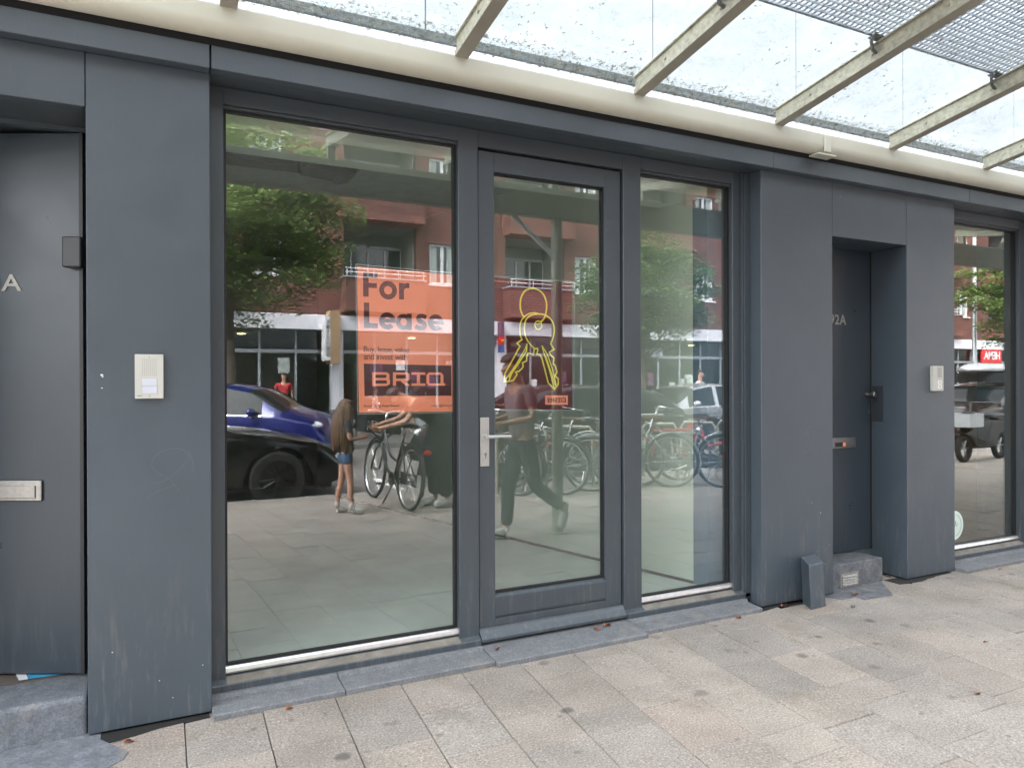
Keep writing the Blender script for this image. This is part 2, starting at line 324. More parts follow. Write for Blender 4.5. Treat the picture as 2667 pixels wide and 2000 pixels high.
# ------------------------------------------------------------------ mesh helpers
class MB:
    def __init__(s): s.v = []; s.f = []
    def add(s, vs, fs):
        o = len(s.v); s.v += [tuple(p) for p in vs]; s.f += [tuple(i+o for i in f) for f in fs]; return s
    def box(s, x0, x1, y0, y1, z0, z1):
        return s.add([(x, y, z) for z in (z0, z1) for x, y in ((x0, y0), (x1, y0), (x1, y1), (x0, y1))],
                     [(3, 2, 1, 0), (4, 5, 6, 7), (0, 1, 5, 4), (1, 2, 6, 5), (2, 3, 7, 6), (3, 0, 4, 7)])
    def obox(s, c, ax, ay, az, sx, sy, sz):       # oriented box, centre c, axes, half sizes
        c = Vector(c); ax, ay, az = (Vector(a).normalized() for a in (ax, ay, az)); vs = []
        for k in (-1, 1):
            for i, j in ((-1, -1), (1, -1), (1, 1), (-1, 1)): vs.append(c+ax*sx*i+ay*sy*j+az*sz*k)
        return s.add(vs, [(3, 2, 1, 0), (4, 5, 6, 7), (0, 1, 5, 4), (1, 2, 6, 5), (2, 3, 7, 6), (3, 0, 4, 7)])
    def prism(s, prof, x0, x1):                    # profile in (y,z), extruded along x
        n = len(prof); vs = [(x0, y, z) for y, z in prof]+[(x1, y, z) for y, z in prof]
        fs = [(i, i+n, (i+1) % n+n, (i+1) % n) for i in range(n)]+[tuple(range(n)), tuple(range(2*n-1, n-1, -1))]
        return s.add(vs, fs)
    def extr(s, prof, plane, a, b):                # 2D polygon; plane 'xz' extruded in y, 'xy' in z
        if plane == 'xz' and abs(b-a) < .0012:      # thin print: stagger each piece a hair so none are coplanar
            s.lay = getattr(s, 'lay', 0)+1; a = a-(s.lay % 30)*.00003
        n = len(prof); P = (lambda p, k: (p[0], k, p[1])) if plane == 'xz' else (lambda p, k: (p[0], p[1], k))
        vs = [P(p, a) for p in prof]+[P(p, b) for p in prof]
        return s.add(vs, [(i, i+n, (i+1) % n+n, (i+1) % n) for i in range(n)]+[tuple(range(n)), tuple(range(2*n-1, n-1, -1))])
    def tube(s, pts, r, n=8, closed=False):
        pts = [Vector(p) for p in pts]; k = len(pts); rs = r if isinstance(r, (list, tuple)) else [r]*k
        rings = []; prev = None
        for i, p in enumerate(pts):
            a = pts[i-1] if (i > 0 or closed) else p; b = pts[(i+1) % k] if (i < k-1 or closed) else p
            d = (b-a).normalized()
            if prev is None:
                u = d.cross(Vector((0, 0, 1)));
                if u.length < .1: u = d.cross(Vector((0, 1, 0)))
            else: u = prev-d*prev.dot(d)
            u.normalize(); prev = u; v = d.cross(u)
            rings.append([p+(u*math.cos(2*math.pi*j/n)+v*math.sin(2*math.pi*j/n))*rs[i] for j in range(n)])
        vs = [q for rg in rings for q in rg]; fs = []
        for i in range(k if closed else k-1):
            i2 = (i+1) % k
            for j in range(n): fs.append((i*n+j, i*n+(j+1) % n, i2*n+(j+1) % n, i2*n+j))
        if not closed: fs += [tuple(range(n-1, -1, -1)), tuple((k-1)*n+j for j in range(n))]
        return s.add(vs, fs)
    def sphere(s, c, r, n=12, mth=8, sc=(1, 1, 1)):
        vs = []; fs = []
        for i in range(mth+1):
            th = math.pi*i/mth
            for j in range(n):
                ph = 2*math.pi*j/n; vs.append((c[0]+r*sc[0]*math.sin(th)*math.cos(ph), c[1]+r*sc[1]*math.sin(th)*math.sin(ph), c[2]+r*sc[2]*math.cos(th)))
        for i in range(mth):
            for j in range(n): fs.append((i*n+j, (i+1)*n+j, (i+1)*n+(j+1) % n, i*n+(j+1) % n))
        return s.add(vs, fs)
    def ribbon(s, pts, wd, y, d=.0006, closed=False):   # flat printed stroke in the xz plane, facing -Y, mitred joins
        P_ = []
        for p in pts:
            p = Vector((p[0], p[1]))
            if not P_ or (p-P_[-1]).length > 1e-5: P_.append(p)
        k = len(P_); s.lay = getattr(s, 'lay', 0)+1; y = y-(s.lay % 30)*.00003; L_ = []; R_ = []
        for i, p in enumerate(P_):
            a = (p-P_[i-1]).normalized() if i else None; b = (P_[i+1]-p).normalized() if i < k-1 else None
            t = ((a or b)+(b or a)); t = t.normalized() if t.length > .2 else (a or b)
            n = Vector((-t[1], t[0])); c = max(.5, n.dot(Vector((-(a or b)[1], (a or b)[0])))); h = wd/2/c
            e = Vector((0, 0))
            if i == 0: e = -t*wd*.3
            if i == k-1: e = t*wd*.3
            L_.append(p+n*h+e); R_.append(p-n*h+e)
        vs = [(q[0], yy, q[1]) for yy in (y, y+d) for q in L_+R_]; m_ = 2*k; fs = []
        for i in range(k-1):
            fs += [(i, i+1, k+i+1, k+i), (m_+i, m_+k+i, m_+k+i+1, m_+i+1), (i, m_+i, m_+i+1, i+1), (k+i, k+i+1, m_+k+i+1, m_+k+i)]
        fs += [(0, k, m_+k, m_), (k-1, m_+k-1, m_+2*k-1, 2*k-1)]
        return s.add(vs, fs)
    def mesh(s, name):
        me = bpy.data.meshes.new(name); me.from_pydata(s.v, [], s.f)
        bm = bmesh.new(); bm.from_mesh(me)
        bmesh.ops.recalc_face_normals(bm, faces=bm.faces); bm.to_mesh(me); bm.free(); return me
    def build(s, name, m, parent=None, bevel=0, smooth=False, label=None, seg=2):
        me = s.mesh(name); o = bpy.data.objects.new(name, me); COL.objects.link(o)
        me.materials.append(M[m] if isinstance(m, str) else m)
        if parent:
            o.parent = parent
            if parent.get('wloc'): o.matrix_parent_inverse = Matrix.Translation(-parent.location)
        if bevel:
            b = o.modifiers.new('bevel', 'BEVEL'); b.width = bevel; b.segments = seg; b.limit_method = 'ANGLE'; b.angle_limit = R(40); b.harden_normals = False
        if smooth: me.shade_smooth()
        if smooth == 'auto': 
            me.shade_smooth()
            try: me.set_sharp_from_angle(angle=R(38))
            except Exception: pass
        if label: o['label'] = label
        return o
def tag(o, label=None, cat=None, group=None, kind=None):
    if label: o['label'] = label
    if cat: o['category'] = cat
    if group: o['group'] = group
    if kind: o['kind'] = kind
    return o
def thing(name, label, cat, loc=(0, 0, 0), rz=0, group=None):
    o = bpy.data.objects.new(name, None); COL.objects.link(o); o.empty_display_size = .2
    o.location = loc; o.rotation_euler = (0, 0, rz); return tag(o, label, cat, group)
def wthing(name, label, cat, loc, group=None):      # a thing whose parts are modelled in world coordinates
    o = thing(name, label, cat, loc, 0, group); o['wloc'] = 1; return o
def copy_tree(o, parent=None):
    c = o.copy(); COL.objects.link(c); c.parent = parent
    for ch in list(o.children): copy_tree(ch, c)
    return c
def text_mesh(s, txt, width, height, x, z, y, bold=0, depth=.002, face=-1, spacing=1.0, shear=0):
    """writing fitted into width x height, lower-left at x,z, on plane y, facing -Y (face=-1) or +Y"""
    cu = bpy.data.curves.new('t', 'FONT'); cu.body = txt; cu.size = 1; cu.offset = bold; cu.space_character = spacing; cu.resolution_u = 4; cu.shear = shear
    o = bpy.data.objects.new('t', cu); COL.objects.link(o); dg = bpy.context.evaluated_depsgraph_get()
    me = bpy.data.meshes.new_from_object(o.evaluated_get(dg)); vs = [v.co.copy() for v in me.vertices]; fs = [tuple(p.vertices) for p in me.polygons]
    COL.objects.unlink(o); bpy.data.objects.remove(o); bpy.data.curves.remove(cu)
    x0 = min(v.x for v in vs); x1 = max(v.x for v in vs); z0 = min(v.y for v in vs); z1 = max(v.y for v in vs)
    sx = width/(x1-x0); sz = height/(z1-z0); q = []
    for v in vs:
        px = (v.x-x0)*sx; q.append((x+px if face < 0 else x-px, y, z+(v.y-z0)*sz))
    n = len(q); q2 = [(a, b+(depth if face < 0 else -depth), c) for a, b, c in q]
    ec = {}
    for f in fs:
        for i in range(len(f)):
            e = (f[i], f[(i+1) % len(f)]); k = tuple(sorted(e)); ec.setdefault(k, []).append(e)
    side = [(e[0][1], e[0][0], e[0][0]+n, e[0][1]+n) for e in ec.values() if len(e) == 1]
    s.add(q+q2, fs+[tuple(i+n for i in reversed(f)) for f in fs]+side); return s
def arc(cx, cz, r, a0, a1, n=10, rz=None):
    rz = rz or r; return [(cx+r*math.cos(R(a0+(a1-a0)*i/n)), cz+rz*math.sin(R(a0+(a1-a0)*i/n))) for i in range(n+1)]
def smooth_path(pts, n=6, closed=False):
    out = []; k = len(pts); P = [Vector(p) for p in pts]
    for i in range(k if closed else k-1):
        p0 = P[i-1] if (i > 0 or closed) else P[i]; p1 = P[i]; p2 = P[(i+1) % k]; p3 = P[(i+2) % k] if (i+2 < k or closed) else p2
        for j in range(n):
            t = j/n; out.append(.5*((2*p1)+(p2-p0)*t+(2*p0-5*p1+4*p2-p3)*t*t+(3*p1-p0-3*p2+p3)*t*t*t))
    if not closed: out.append(P[-1])
    return out

# ------------------------------------------------------------------ ground
def tag_struct(o): o['kind'] = 'structure'; return o
tag_struct(MB().add([(-120, -120, -.16), (160, -120, -.16), (160, 60, -.16), (-120, 60, -.16)], [(0, 1, 2, 3)]).build('ground', 'asphalt'))
tag_struct(MB().box(-40, 70, -9.6, -2.13, -.15, -.11).build('road', 'brickroad'))
tag_struct(MB().box(-40, 70, -2.12, 4.2, -.14, -.022).build('pavement_bed', 'sand'))
tag_struct(MB().box(-40, 70, -2.27, -2.12, -.16, .0).build('kerb', 'kerb', bevel=.01))
tag_struct(MB().box(-40, 70, -16, -9.6, -.14, .0).build('far_pavement', 'brickroad'))
mk = MB()
for x in (3.2, 8.8, 14.4, 20): mk.add([(x, -4.3, -.106), (x+.12, -4.3, -.106), (x+.12, -2.3, -.106), (x, -2.3, -.106)], [(0, 1, 2, 3)])
tag_struct(mk.build('parking_bay_lines', 'roadwhite'))
# concrete slabs in courses running out from the shop front, each slab a low block of its own with worn arrises
def paving():
    rnd = random.Random(11); vs = []; fs = []; cols = []
    def sh(k):
        return .02+.1*max(0, min(1, k/5))
    def X(k, y):
        d = 3.3-y; return .142+.307*k-sh(k)*min(d, 1.4)-.09*max(0, d-1.4)
    for k in range(-46, 92):
        y = 3.75-rnd.random()*.3 if not 0 <= k < 12 else 3.52-(k % 2)*.2-rnd.random()*.05
        far = k < -8 or k > 34
        while y > -2.08:
            r = rnd.random(); ln = .385 if r < .8 else (.28 if r < .92 else .2)
            if far: ln *= 2.2
            y2 = max(y-ln, -2.10); g = .0016
            dz = rnd.gauss(0, .0012); tx = rnd.gauss(0, .0012); ty = rnd.gauss(0, .0012)
            c = [(X(k, y)+g, y-g), (X(k+1, y)-g, y-g), (X(k+1, y2)-g, y2+g), (X(k, y2)+g, y2+g)]
            mxx = sum(p[0] for p in c)/4; my = sum(p[1] for p in c)/4; b = .0025; o = len(vs)
            for i, p in enumerate(c): vs.append((p[0], p[1], -.03))
            for i, p in enumerate(c): vs.append((p[0], p[1], -.004+dz))
            for i, p in enumerate(c):
                sx = 1 if p[0] < mxx else -1; sy = 1 if p[1] < my else -1
                vs.append((p[0]+sx*b, p[1]+sy*b, dz+tx*sx+ty*sy))
            fs.append((o+11, o+10, o+9, o+8))
            for i in range(4):
                j = (i+1) % 4; fs.append((o+i, o+j, o+4+j, o+4+i)); fs.append((o+4+i, o+4+j, o+8+j, o+8+i))
            v = rnd.gauss(1, .05); w = rnd.random()
            base = (.285, .252, .222) if w < .6 else ((.272, .246, .222) if w < .88 else ((.283, .248, .216) if w < .97 else (.284, .24, .21)))
            cols += [tuple(q*v for q in base)]*9; y = y2
    me = bpy.data.meshes.new('pavement'); me.from_pydata(vs, [], fs); me.materials.append(M['paver'])
    at = me.color_attributes.new('tint', 'FLOAT_COLOR', 'CORNER'); i = 0
    for p, c in zip(me.polygons, cols):
        for _ in p.vertices: at.data[i].color = (*c, 1); i += 1
    bm = bmesh.new(); bm.from_mesh(me); bmesh.ops.recalc_face_normals(bm, faces=bm.faces); bm.to_mesh(me); bm.free()
    o = bpy.data.objects.new('pavement', me); COL.objects.link(o); return tag_struct(o)
paving()

# ------------------------------------------------------------------ the shop building
P = 3.341; ZS = 2.716
B = wthing('shop_building', 'dark grey panelled shop building with glazed front under a glass canopy', 'building', (2.5, 3.9, 0))
def clad(x0, x1, z0, z1, y0=P, y1=3.9, name='cladding_panel'):
    p = MB().box(x0, x1, y0, y1, z0, z1).build(name, 'paint', B, bevel=.0022, seg=1); return p
pl0 = clad(-.205, .25, .012, ZS)
clad(3.412, 4.047, .01, ZS); 
hd1 = clad(4.050, 4.797, 2.360, ZS, name='header_panel'); clad(4.800, 5.340, .01, ZS)
clad(-1.6, -.208, 2.50, ZS, name='header_panel'); clad(-2.4, -1.3, .01, 2.5)
clad(6.55, 7.2, .01, ZS); clad(7.9, 8.5, .01, ZS); clad(7.203, 7.897, 2.36, ZS, name='header_panel')
# near-black blocks and patches paint the shaded hollow and rubble under the panel feet
MB().box(-.18, .23, 3.40, 3.8, -.03, .0115).build('dark_foot_fill', 'dark', B)
MB().box(3.44, 4.03, 3.42, 3.8, -.03, .0095).build('dark_foot_fill', 'dark', B)
MB().box(4.83, 5.31, 3.42, 3.8, -.03, .0095).build('dark_foot_fill', 'dark', B)
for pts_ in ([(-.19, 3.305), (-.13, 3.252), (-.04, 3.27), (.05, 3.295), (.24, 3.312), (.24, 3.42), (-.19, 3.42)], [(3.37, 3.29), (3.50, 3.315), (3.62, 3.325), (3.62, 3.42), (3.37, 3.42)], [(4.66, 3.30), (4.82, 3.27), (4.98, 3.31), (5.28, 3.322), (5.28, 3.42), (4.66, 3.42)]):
    MB().extr(pts_, 'xy', -.02, .0028).build('rubble_gap_shade', 'dark', B)  # flat dark patch standing for a shaded hole with debris
# fascia lengths with open joints
for a, b in ((-6, -2.2), (-2.193, .2465), (.2535, 3.4535), (3.4565, 5.4245), (5.4275, 8.6), (8.604, 12)):
    MB().box(a, b, 3.28, 3.342, ZS, 2.812).build('fascia_panel', 'paint', B, bevel=.002, seg=1)
MB().box(-6, 12, 3.344, 3.49, ZS+.0005, 2.95).build('soffit', 'frame', B)
MB().box(-6, 12, 3.285, 3.343, 2.8125, 2.95).build('fascia_gap_shade', 'dark', B)  # near-black filler paints in the shade between fascia and beam
# wall of white panels above the canopy, base rail and lead gutter behind the beam
xs = [-6, -3.6, -1.1, 1.26, 2.67, 3.84, 4.92, 6.3, 8.1, 10, 12]
for a, b in zip(xs[:-1], xs[1:]):
    MB().box(a+.004, b-.004, 3.45, 3.47, 3.16, 7.5).build('upper_panel', 'white', B)
MB().box(-6, 12, 3.472, 3.9, 2.96, 11.5).build('upper_wall', 'joint', B)
for z in (7.6, 9.6):
    MB().box(-6, 12, 3.44, 3.47, z, z+1.7).build('upper_panel', 'white', B)
MB().box(-6, 12, 3.425, 3.47, 3.108, 3.158).build('base_rail', 'rail', B, bevel=.008)
MB().prism([(3.335, 3.02), (3.36, 3.052), (3.40, 3.086), (3.465, 3.112), (3.465, 2.955), (3.335, 2.955)], -6, 12).build('lead_gutter', 'lead', B)

FR = 3.46; GY = 3.505
def glazed_unit(x0, x1, gx0, gx1, name='shop_window', lab=None, headz=2.62, mull=None, glass='glass', dark=True):
    """fixed pane in a rebated frame"""
    f = MB()
    f.box(x0, gx0-.006, FR, 3.56, .052, ZS-.001)                       # left stile
    f.box(gx1+.006, x1, FR+.0, 3.56, .052, ZS-.001)
    f.box(gx0-.006, gx1+.006, FR+.002, 3.56, headz+.022, ZS-.001)      # head
    f.prism([(3.43, .046), (3.43, .078), (3.487, .108), (3.56, .108), (3.56, .046)], x0+.0005, x1-.0005 if mull is None else x1)
    # stepped bead round the glass
    f.box(gx0-.006, gx1+.006, FR+.014, 3.52, headz+.008, headz+.0215)
    o = f.build(name, 'frame', B, bevel=.002, seg=1, label=lab)
    MB().add([(gx0-.003, 3.434, .0812), (gx1+.003, 3.434, .0812), (gx1+.003, 3.471, .1005), (gx0-.003, 3.471, .1005), (gx0-.003, 3.434, .0795), (gx1+.003, 3.434, .0795), (gx1+.003, 3.471, .0988), (gx0-.003, 3.471, .0988)], [(0, 1, 2, 3), (7, 6, 5, 4), (0, 4, 5, 1), (1, 5, 6, 2), (2, 6, 7, 3), (3, 7, 4, 0)]).build('sill_dust', 'dust', o)
    g = MB(); t = .007; y0, y1 = GY-.012, GY+.02; zb, zt = .143, headz
    g.box(gx0-.006, gx0+t, y0, y1, zb, zt+.008).box(gx1-t, gx1+.006, y0, y1, zb, zt+.008).box(gx0+t, gx1-t, y0, y1, zt, zt+.008).box(gx0+t, gx1-t, y0, y1, zb-.003, zb+t*.6)
    g.build('gasket', 'gasket', o)
    st = MB().prism([(3.472, .1105), (3.470, .118), (3.476, .132), (3.484, .1395), (3.50, .1395), (3.50, .109)], gx0-.004, gx1+.006)
    st.build('drip_strip', 'alu', o, smooth=False)
    MB().box(gx0+.001, gx1-.001, GY, GY+.006, zb-.002, headz+.004).build('pane', glass, o)
    return o
glazed_unit(.2505, 1.548, .322, 1.432, lab='wide left window with orange poster behind its glass')
glazed_unit(2.462, 3.405, 2.592, 3.285, lab='narrow right window showing a pale green wall')
glazed_unit(5.345, 6.548, 5.44, 6.385, glass='glass2', lab='neighbouring shop window with warm interior')
MB().box(3.352, 3.362, 3.438, 3.4595, .052, ZS-.001).build('cover_strip', 'frame', B, bevel=.002)
MB().box(3.364, 3.411, 3.43, 3.56, .052, ZS-.001).build('reveal_lining', 'frame', B, bevel=.002)
# door frame: head and mullion faces
MB().box(1.5485, 2.4615, FR+.002, 3.56, 2.628, ZS-.001).build('door_frame', 'frame', B, bevel=.002, seg=1)
MB().box(1.5485, 2.4615, 3.50, 3.56, .055, .07).build('door_sill', 'frame', B)
# door leaf
DL = MB(); y0 = 3.475; y1 = 3.535
DL.box(1.556, 1.648, y0, y1, .058, 2.615); DL.box(2.344, 2.452, y0, y1, .058, 2.615)
DL.box(1.648, 2.344, y0, y1, 2.512, 2.615)
DL.box(1.648, 2.344, y0, y1, .172, .270); DL.box(1.648, 2.344, y0+.009, y1, .160, .172); DL.box(1.648, 2.344, y0, y1, .058, .160)
DL.prism([(3.477, .268), (3.477, .274), (3.503, .292), (3.53, .292), (3.53, .268)], 1.648, 2.344)
door = DL.build('glass_door', 'frame', B, bevel=.0025, seg=2, label='tall glazed entrance door with a keys poster behind the glass')
MB().prism([(3.474, .124), (3.466, .124), (3.462, .112), (3.452, .098), (3.436, .084), (3.428, .076), (3.428, .062), (3.44, .0585), (3.474, .0585)], 1.550, 2.458).build('weather_board', 'frame', door, smooth='auto')
g = MB(); zb, zt = .292, 2.510
g.box(1.642, 1.652, 3.492, 3.52, zb, zt).box(2.34, 2.350, 3.492, 3.52, zb, zt).box(1.652, 2.34, 3.492, 3.52, zt-.006, zt+.003).box(1.652, 2.34, 3.492, 3.52, zb-.001, zb+.006)
g.build('gasket', 'gasket', door)
MB().box(1.65, 2.342, GY+.001, GY+.007, .293, 2.511).build('pane', 'glass', door)
pl = MB().box(1.560, 1.611, 3.466, 3.4745, .966, 1.221).build('handle_plate', 'satin', door, bevel=.002)
h = MB(); h.tube([(1.586, 3.468, 1.122), (1.586, 3.43, 1.122)], .011, 12)
h.tube([(1.583, 3.424, 1.122), (1.60, 3.422, 1.122), (1.66, 3.424, 1.122), (1.718, 3.428, 1.121)], [.010, .0095, .0085, .008], 10)
h.build('lever_handle', 'satin', door, smooth='auto')
k = MB(); k.extr(arc(1.586, 1.035, .0135, 0, 180, 10)+arc(1.586, 1.012, .0135, 180, 360, 10), 'xz', 3.4605, 3.4659); k.build('lock_escutcheon', 'satin', door, bevel=.001)
k = MB(); k.extr(arc(1.586, 1.03, .007, 0, 350, 14), 'xz', 3.4585, 3.4604).box(1.5835, 1.5885, 3.459, 3.4603, 1.008, 1.026); k.build('lock_cylinder', 'steel', door)

# bluestone plinths and thresholds
def plinth(x0, x1, yf, zt, seed=0):
    MB().prism([(yf, -.03), (yf, zt-.004), (yf+.004, zt), (3.405, zt+.006), (3.41, zt+.022), (3.57, zt+.024), (3.57, -.03)], x0, x1).build('stone_plinth', 'blue', B, bevel=.003)
plinth(.2505, .80, 3.262, .026); plinth(.8035, 1.546, 3.264, .027)
MB().prism([(3.235, -.03), (3.235, .022), (3.24, .027), (3.40, .042), (3.57, .05), (3.57, -.03)], 1.549, 2.46).build('stone_threshold', 'blue', B, bevel=.003)
plinth(2.463, 3.36, 3.285, .026)
plinth(5.342, 6.2, 3.262, .026); plinth(6.203, 7.1, 3.262, .026)

# ---- right-hand side entrance (92A)
DY = 3.626
rd = MB().box(3.95, 4.790, DY, DY+.05, .172, 2.362).build('side_door', 'doorpaint', B, bevel=.003, label='closed side door with numerals and letterbox between two panels')
MB().box(3.9, 4.80, P+.05, DY-.002, 2.3615, 2.45).build('soffit', 'frame', B)
MB().box(4.790, 4.80, DY-.004, DY+.3, .172, 2.362).build('door_gap', 'dark', B)
# reveal with a niche beside the knob is part of the right panel: a flat sheet with the recess shade put into its colour
n = MB(); n.box(4.7975, 4.7995, 3.524, 3.615, 1.109, 1.369); n.build('lock_niche', 'nicheshade', B)
n = MB(); n.box(4.7945, 4.7985, 3.520, 3.524, 1.105, 1.373).box(4.7945, 4.7985, 3.524, 3.617, 1.105, 1.1085).box(4.7945, 4.7985, 3.524, 3.617, 1.3695, 1.373); n.build('niche_rim', 'paint', B)
s = MB(); text_mesh(s, '92A', .168, .073, 4.362, 1.811, DY-.004, .012, .004, spacing=1.1); s.build('house_numerals', 'numeral', rd)
lb = MB(); lb.box(4.33, 4.619, DY-.012, DY, .922, 1.0); lb = lb.build('letterbox', 'steel', rd, bevel=.004)
MB().box(4.345, 4.605, DY-.0165, DY-.0125, .934, .985).build('letterbox_flap', 'steel', lb, bevel=.002)
st = MB(); st.box(4.395, 4.505, DY-.0175, DY-.0167, .937, .968); st.build('sticker_label', 'black', lb)
st = MB(); st.box(4.474, 4.503, DY-.0185, DY-.0177, .939, .966); st.build('orange_sticker', 'orange', lb)
kn = MB(); kn.tube([(4.757, DY, 1.308), (4.757, DY-.008, 1.308)], .022, 20).tube([(4.757, DY-.008, 1.308), (4.757, DY-.04, 1.308)], .011, 16).tube([(4.757, DY-.04, 1.308), (4.757, DY-.046, 1.308), (4.757, DY-.07, 1.308), (4.757, DY-.073, 1.308)], [.018, .0235, .0235, .021], 24)
kn.build('door_knob', 'steel', rd, smooth='auto')
ky = MB(); ky.extr(arc(4.772, 1.185, .011, 0, 180, 10)+arc(4.772, 1.170, .011, 180, 360, 10), 'xz', DY-.005, DY); ky.box(4.769, 4.775, DY-.0057, DY-.0051, 1.168, 1.188); ky.build('lock_escutcheon', 'steel', rd)
MB().box(3.95, 4.642, 3.418, DY+.3, -.03, .164).build('doorstep', 'bluedark', B, bevel=.006)
MB().extr([(3.94, 3.33), (4.02, 3.2), (4.12, 3.165), (4.37, 3.14), (4.44, 3.21), (4.62, 3.417), (3.95, 3.417)], 'xy', -.02, .0022).build('worn_slab', 'bluedark', B, bevel=.003)
MB().box(4.645, 4.80, 3.46, 3.6, -.03, -.002).build('dark_foot_fill', 'dark', B)
# vent grille
vg = MB(); vx0, vx1, vz0, vz1 = 4.207, 4.385, .004, .098; vy = 3.4175
vg.box(vx0, vx1, vy-.004, vy, vz0, vz0+.012).box(vx0, vx1, vy-.004, vy, vz1-.012, vz1).box(vx0, vx0+.016, vy-.004, vy, vz0+.012, vz1-.012).box(vx1-.016, vx1, vy-.004, vy, vz0+.012, vz1-.012)
vgo = vg.build('vent_grille', 'vent', B, bevel=.001)
for i in range(4):
    z = .02+i*.0175; MB().add([(vx0+.016, vy-.011, z), (vx1-.016, vy-.011, z), (vx1-.016, vy-.001, z+.013), (vx0+.016, vy-.001, z+.013), (vx0+.016, vy-.009, z-.001), (vx1-.016, vy-.009, z-.001), (vx1-.016, vy+.0, z+.0105), (vx0+.016, vy+.0, z+.0105)], [(0, 1, 2, 3), (7, 6, 5, 4), (0, 4, 5, 1), (2, 6, 7, 3), (1, 5, 6, 2), (0, 3, 7, 4)]).build('louvre', 'vent', vgo)
MB().box(vx0+.01, vx1-.01, vy-.0005, vy+.002, vz0+.01, vz1-.01).build('vent_opening', 'dark', vgo)

# ---- left-hand entrance: leaf standing ajar, hinged on the right
hx, hy = -.232, 3.60; ca, sa = math.cos(R(26.9)), math.sin(R(26.9))
ax = Vector((-ca, sa, 0)); ay = Vector((sa, ca, 0)); az = Vector((0, 0, 1))
def leafpt(u, z, d=0): return Vector((hx, hy, z))+ax*u-ay*d
ll = MB().obox(leafpt(.46, 1.32)+ay*.02, ax, ay, az, .46, .02, 1.152).build('side_door', 'doorpaint', B, bevel=.003, label='door standing ajar at the left edge with letter and letterbox')
def leaf_box(u0, u1, z0, z1, d0, d1, name, m_, bv=.001):
    return MB().obox(leafpt((u0+u1)/2, (z0+z1)/2, (d0+d1)/2), ax, ay, az, (u1-u0)/2, (d1-d0)/2, (z1-z0)/2).build(name, m_, ll, bevel=bv)
lt = MB(); text_mesh(lt, '90A', .215, .073, 0, 0, 0, .012, .004, spacing=1.1)
lt.v = [tuple(leafpt(.215-x+.262, 1.798+z, .0045-y)) for x, y, z in lt.v]; lt.build('house_numerals', 'numeral', ll)
lbo = leaf_box(.175, .52, .905, .993, .0005, .012, 'letterbox', 'steel', .004)
leaf_box(.20, .50, .918, .972, .0125, .017, 'letterbox_flap', 'steel', .003)
leaf_box(-.004, .012, .17, 2.47, .0005, .010, 'hinge_strip', 'gasket')
leaf_box(-.018, .062, 1.893, 2.022, .011, .05, 'door_closer', 'black', .006)
MB().box(-.2085, -.19, 3.60, 3.80, .17, 2.50).build('door_frame', 'frame', B)
MB().box(-1.6, -.209, P+.05, 3.62, 2.4995, 2.6).build('soffit', 'frame', B)
MB().box(-1.45, -.209, 3.62, 3.66, 2.478, 2.4985).build('door_frame', 'frame', B)
st = MB(); st.prism([(3.372, -.03), (3.372, .145), (3.385, .155), (3.645, .158), (3.645, -.03)], -1.5, -.209); st.build('doorstep', 'bluepale', B, bevel=.012, seg=3)
MB().extr([(-1.3, 3.37), (-1.3, 3.0), (-.3, 2.98), (-.14, 3.03), (-.075, 3.09), (-.06, 3.14), (-.16, 3.30), (-.16, 3.37)], 'xy', -.02, .004).build('worn_slab', 'bluepale', B, bevel=.003, seg=2)
hl = MB().box(-1.5, -.209, 3.646, 5.5, .15, .158).build('hall_floor', 'darkfloor', B)
MB().add([(-.44, 3.66, .162), (-.24, 3.65, .162), (-.24, 3.95, .162), (-.51, 3.95, .162)], [(0, 1, 2, 3)]).build('hall_mat', 'tileblue', B)
MB().add([(-.475, 3.66, .1625), (-.442, 3.66, .1625), (-.512, 3.95, .1625), (-.55, 3.95, .1625)], [(0, 1, 2, 3)]).build('hall_mat_edge', 'whitepaint', B)
MB().box(-1.6, -.2, 5.5, 5.6, .1, 2.7).build('hall_wall', 'idark', B)
MB().box(-1.6, -.2, 3.9, 5.5, 2.62, 2.7).build('hall_ceiling', 'idark', B)
MB().box(-1.7, -1.6, 3.9, 5.5, .0, 2.7).build('hall_wall', 'idark', B)

# ---- empty shop interior
def ipart(name, mb, m_): return mb.build(name, m_, B)
ipart('shop_floor', MB().box(-.15, 3.4, 3.57, 9.5, .02, .10), 'floor')
ipart('shop_ceiling', MB().box(-.15, 3.4, 3.56, 9.5, 2.99, 3.05), 'idark')
MB().box(.25, 3.40, 3.575, 3.95, 2.575, 2.99).build('lintel_box', 'iwall', B)
ipart('partition_wall', MB().box(-.2, -.1, 3.57, 9.5, 0, 3.02), 'iwall')
ipart('partition_wall', MB().extr([(3.168, 3.69), (3.30, 3.69), (3.30, 9.56), (1.98, 9.56), (1.98, 8.3)], 'xy', .1005, 3.02), 'iwall')
ipart('wall_skirting', MB().extr([(3.160, 3.688), (3.168, 3.69), (1.98, 8.3), (1.968, 8.3)], 'xy', .1007, .118), 'joint')
ipart('partition_wall', MB().box(-.15, 3.4, 9.5, 9.6, 0, 3.02), 'idark')
MB().extr([(3.168, 3.688), (3.19, 3.575), (3.40, 3.575), (3.40, 3.688)], 'xy', .1005, 2.989).build('window_jamb_lining', 'iblue', B)
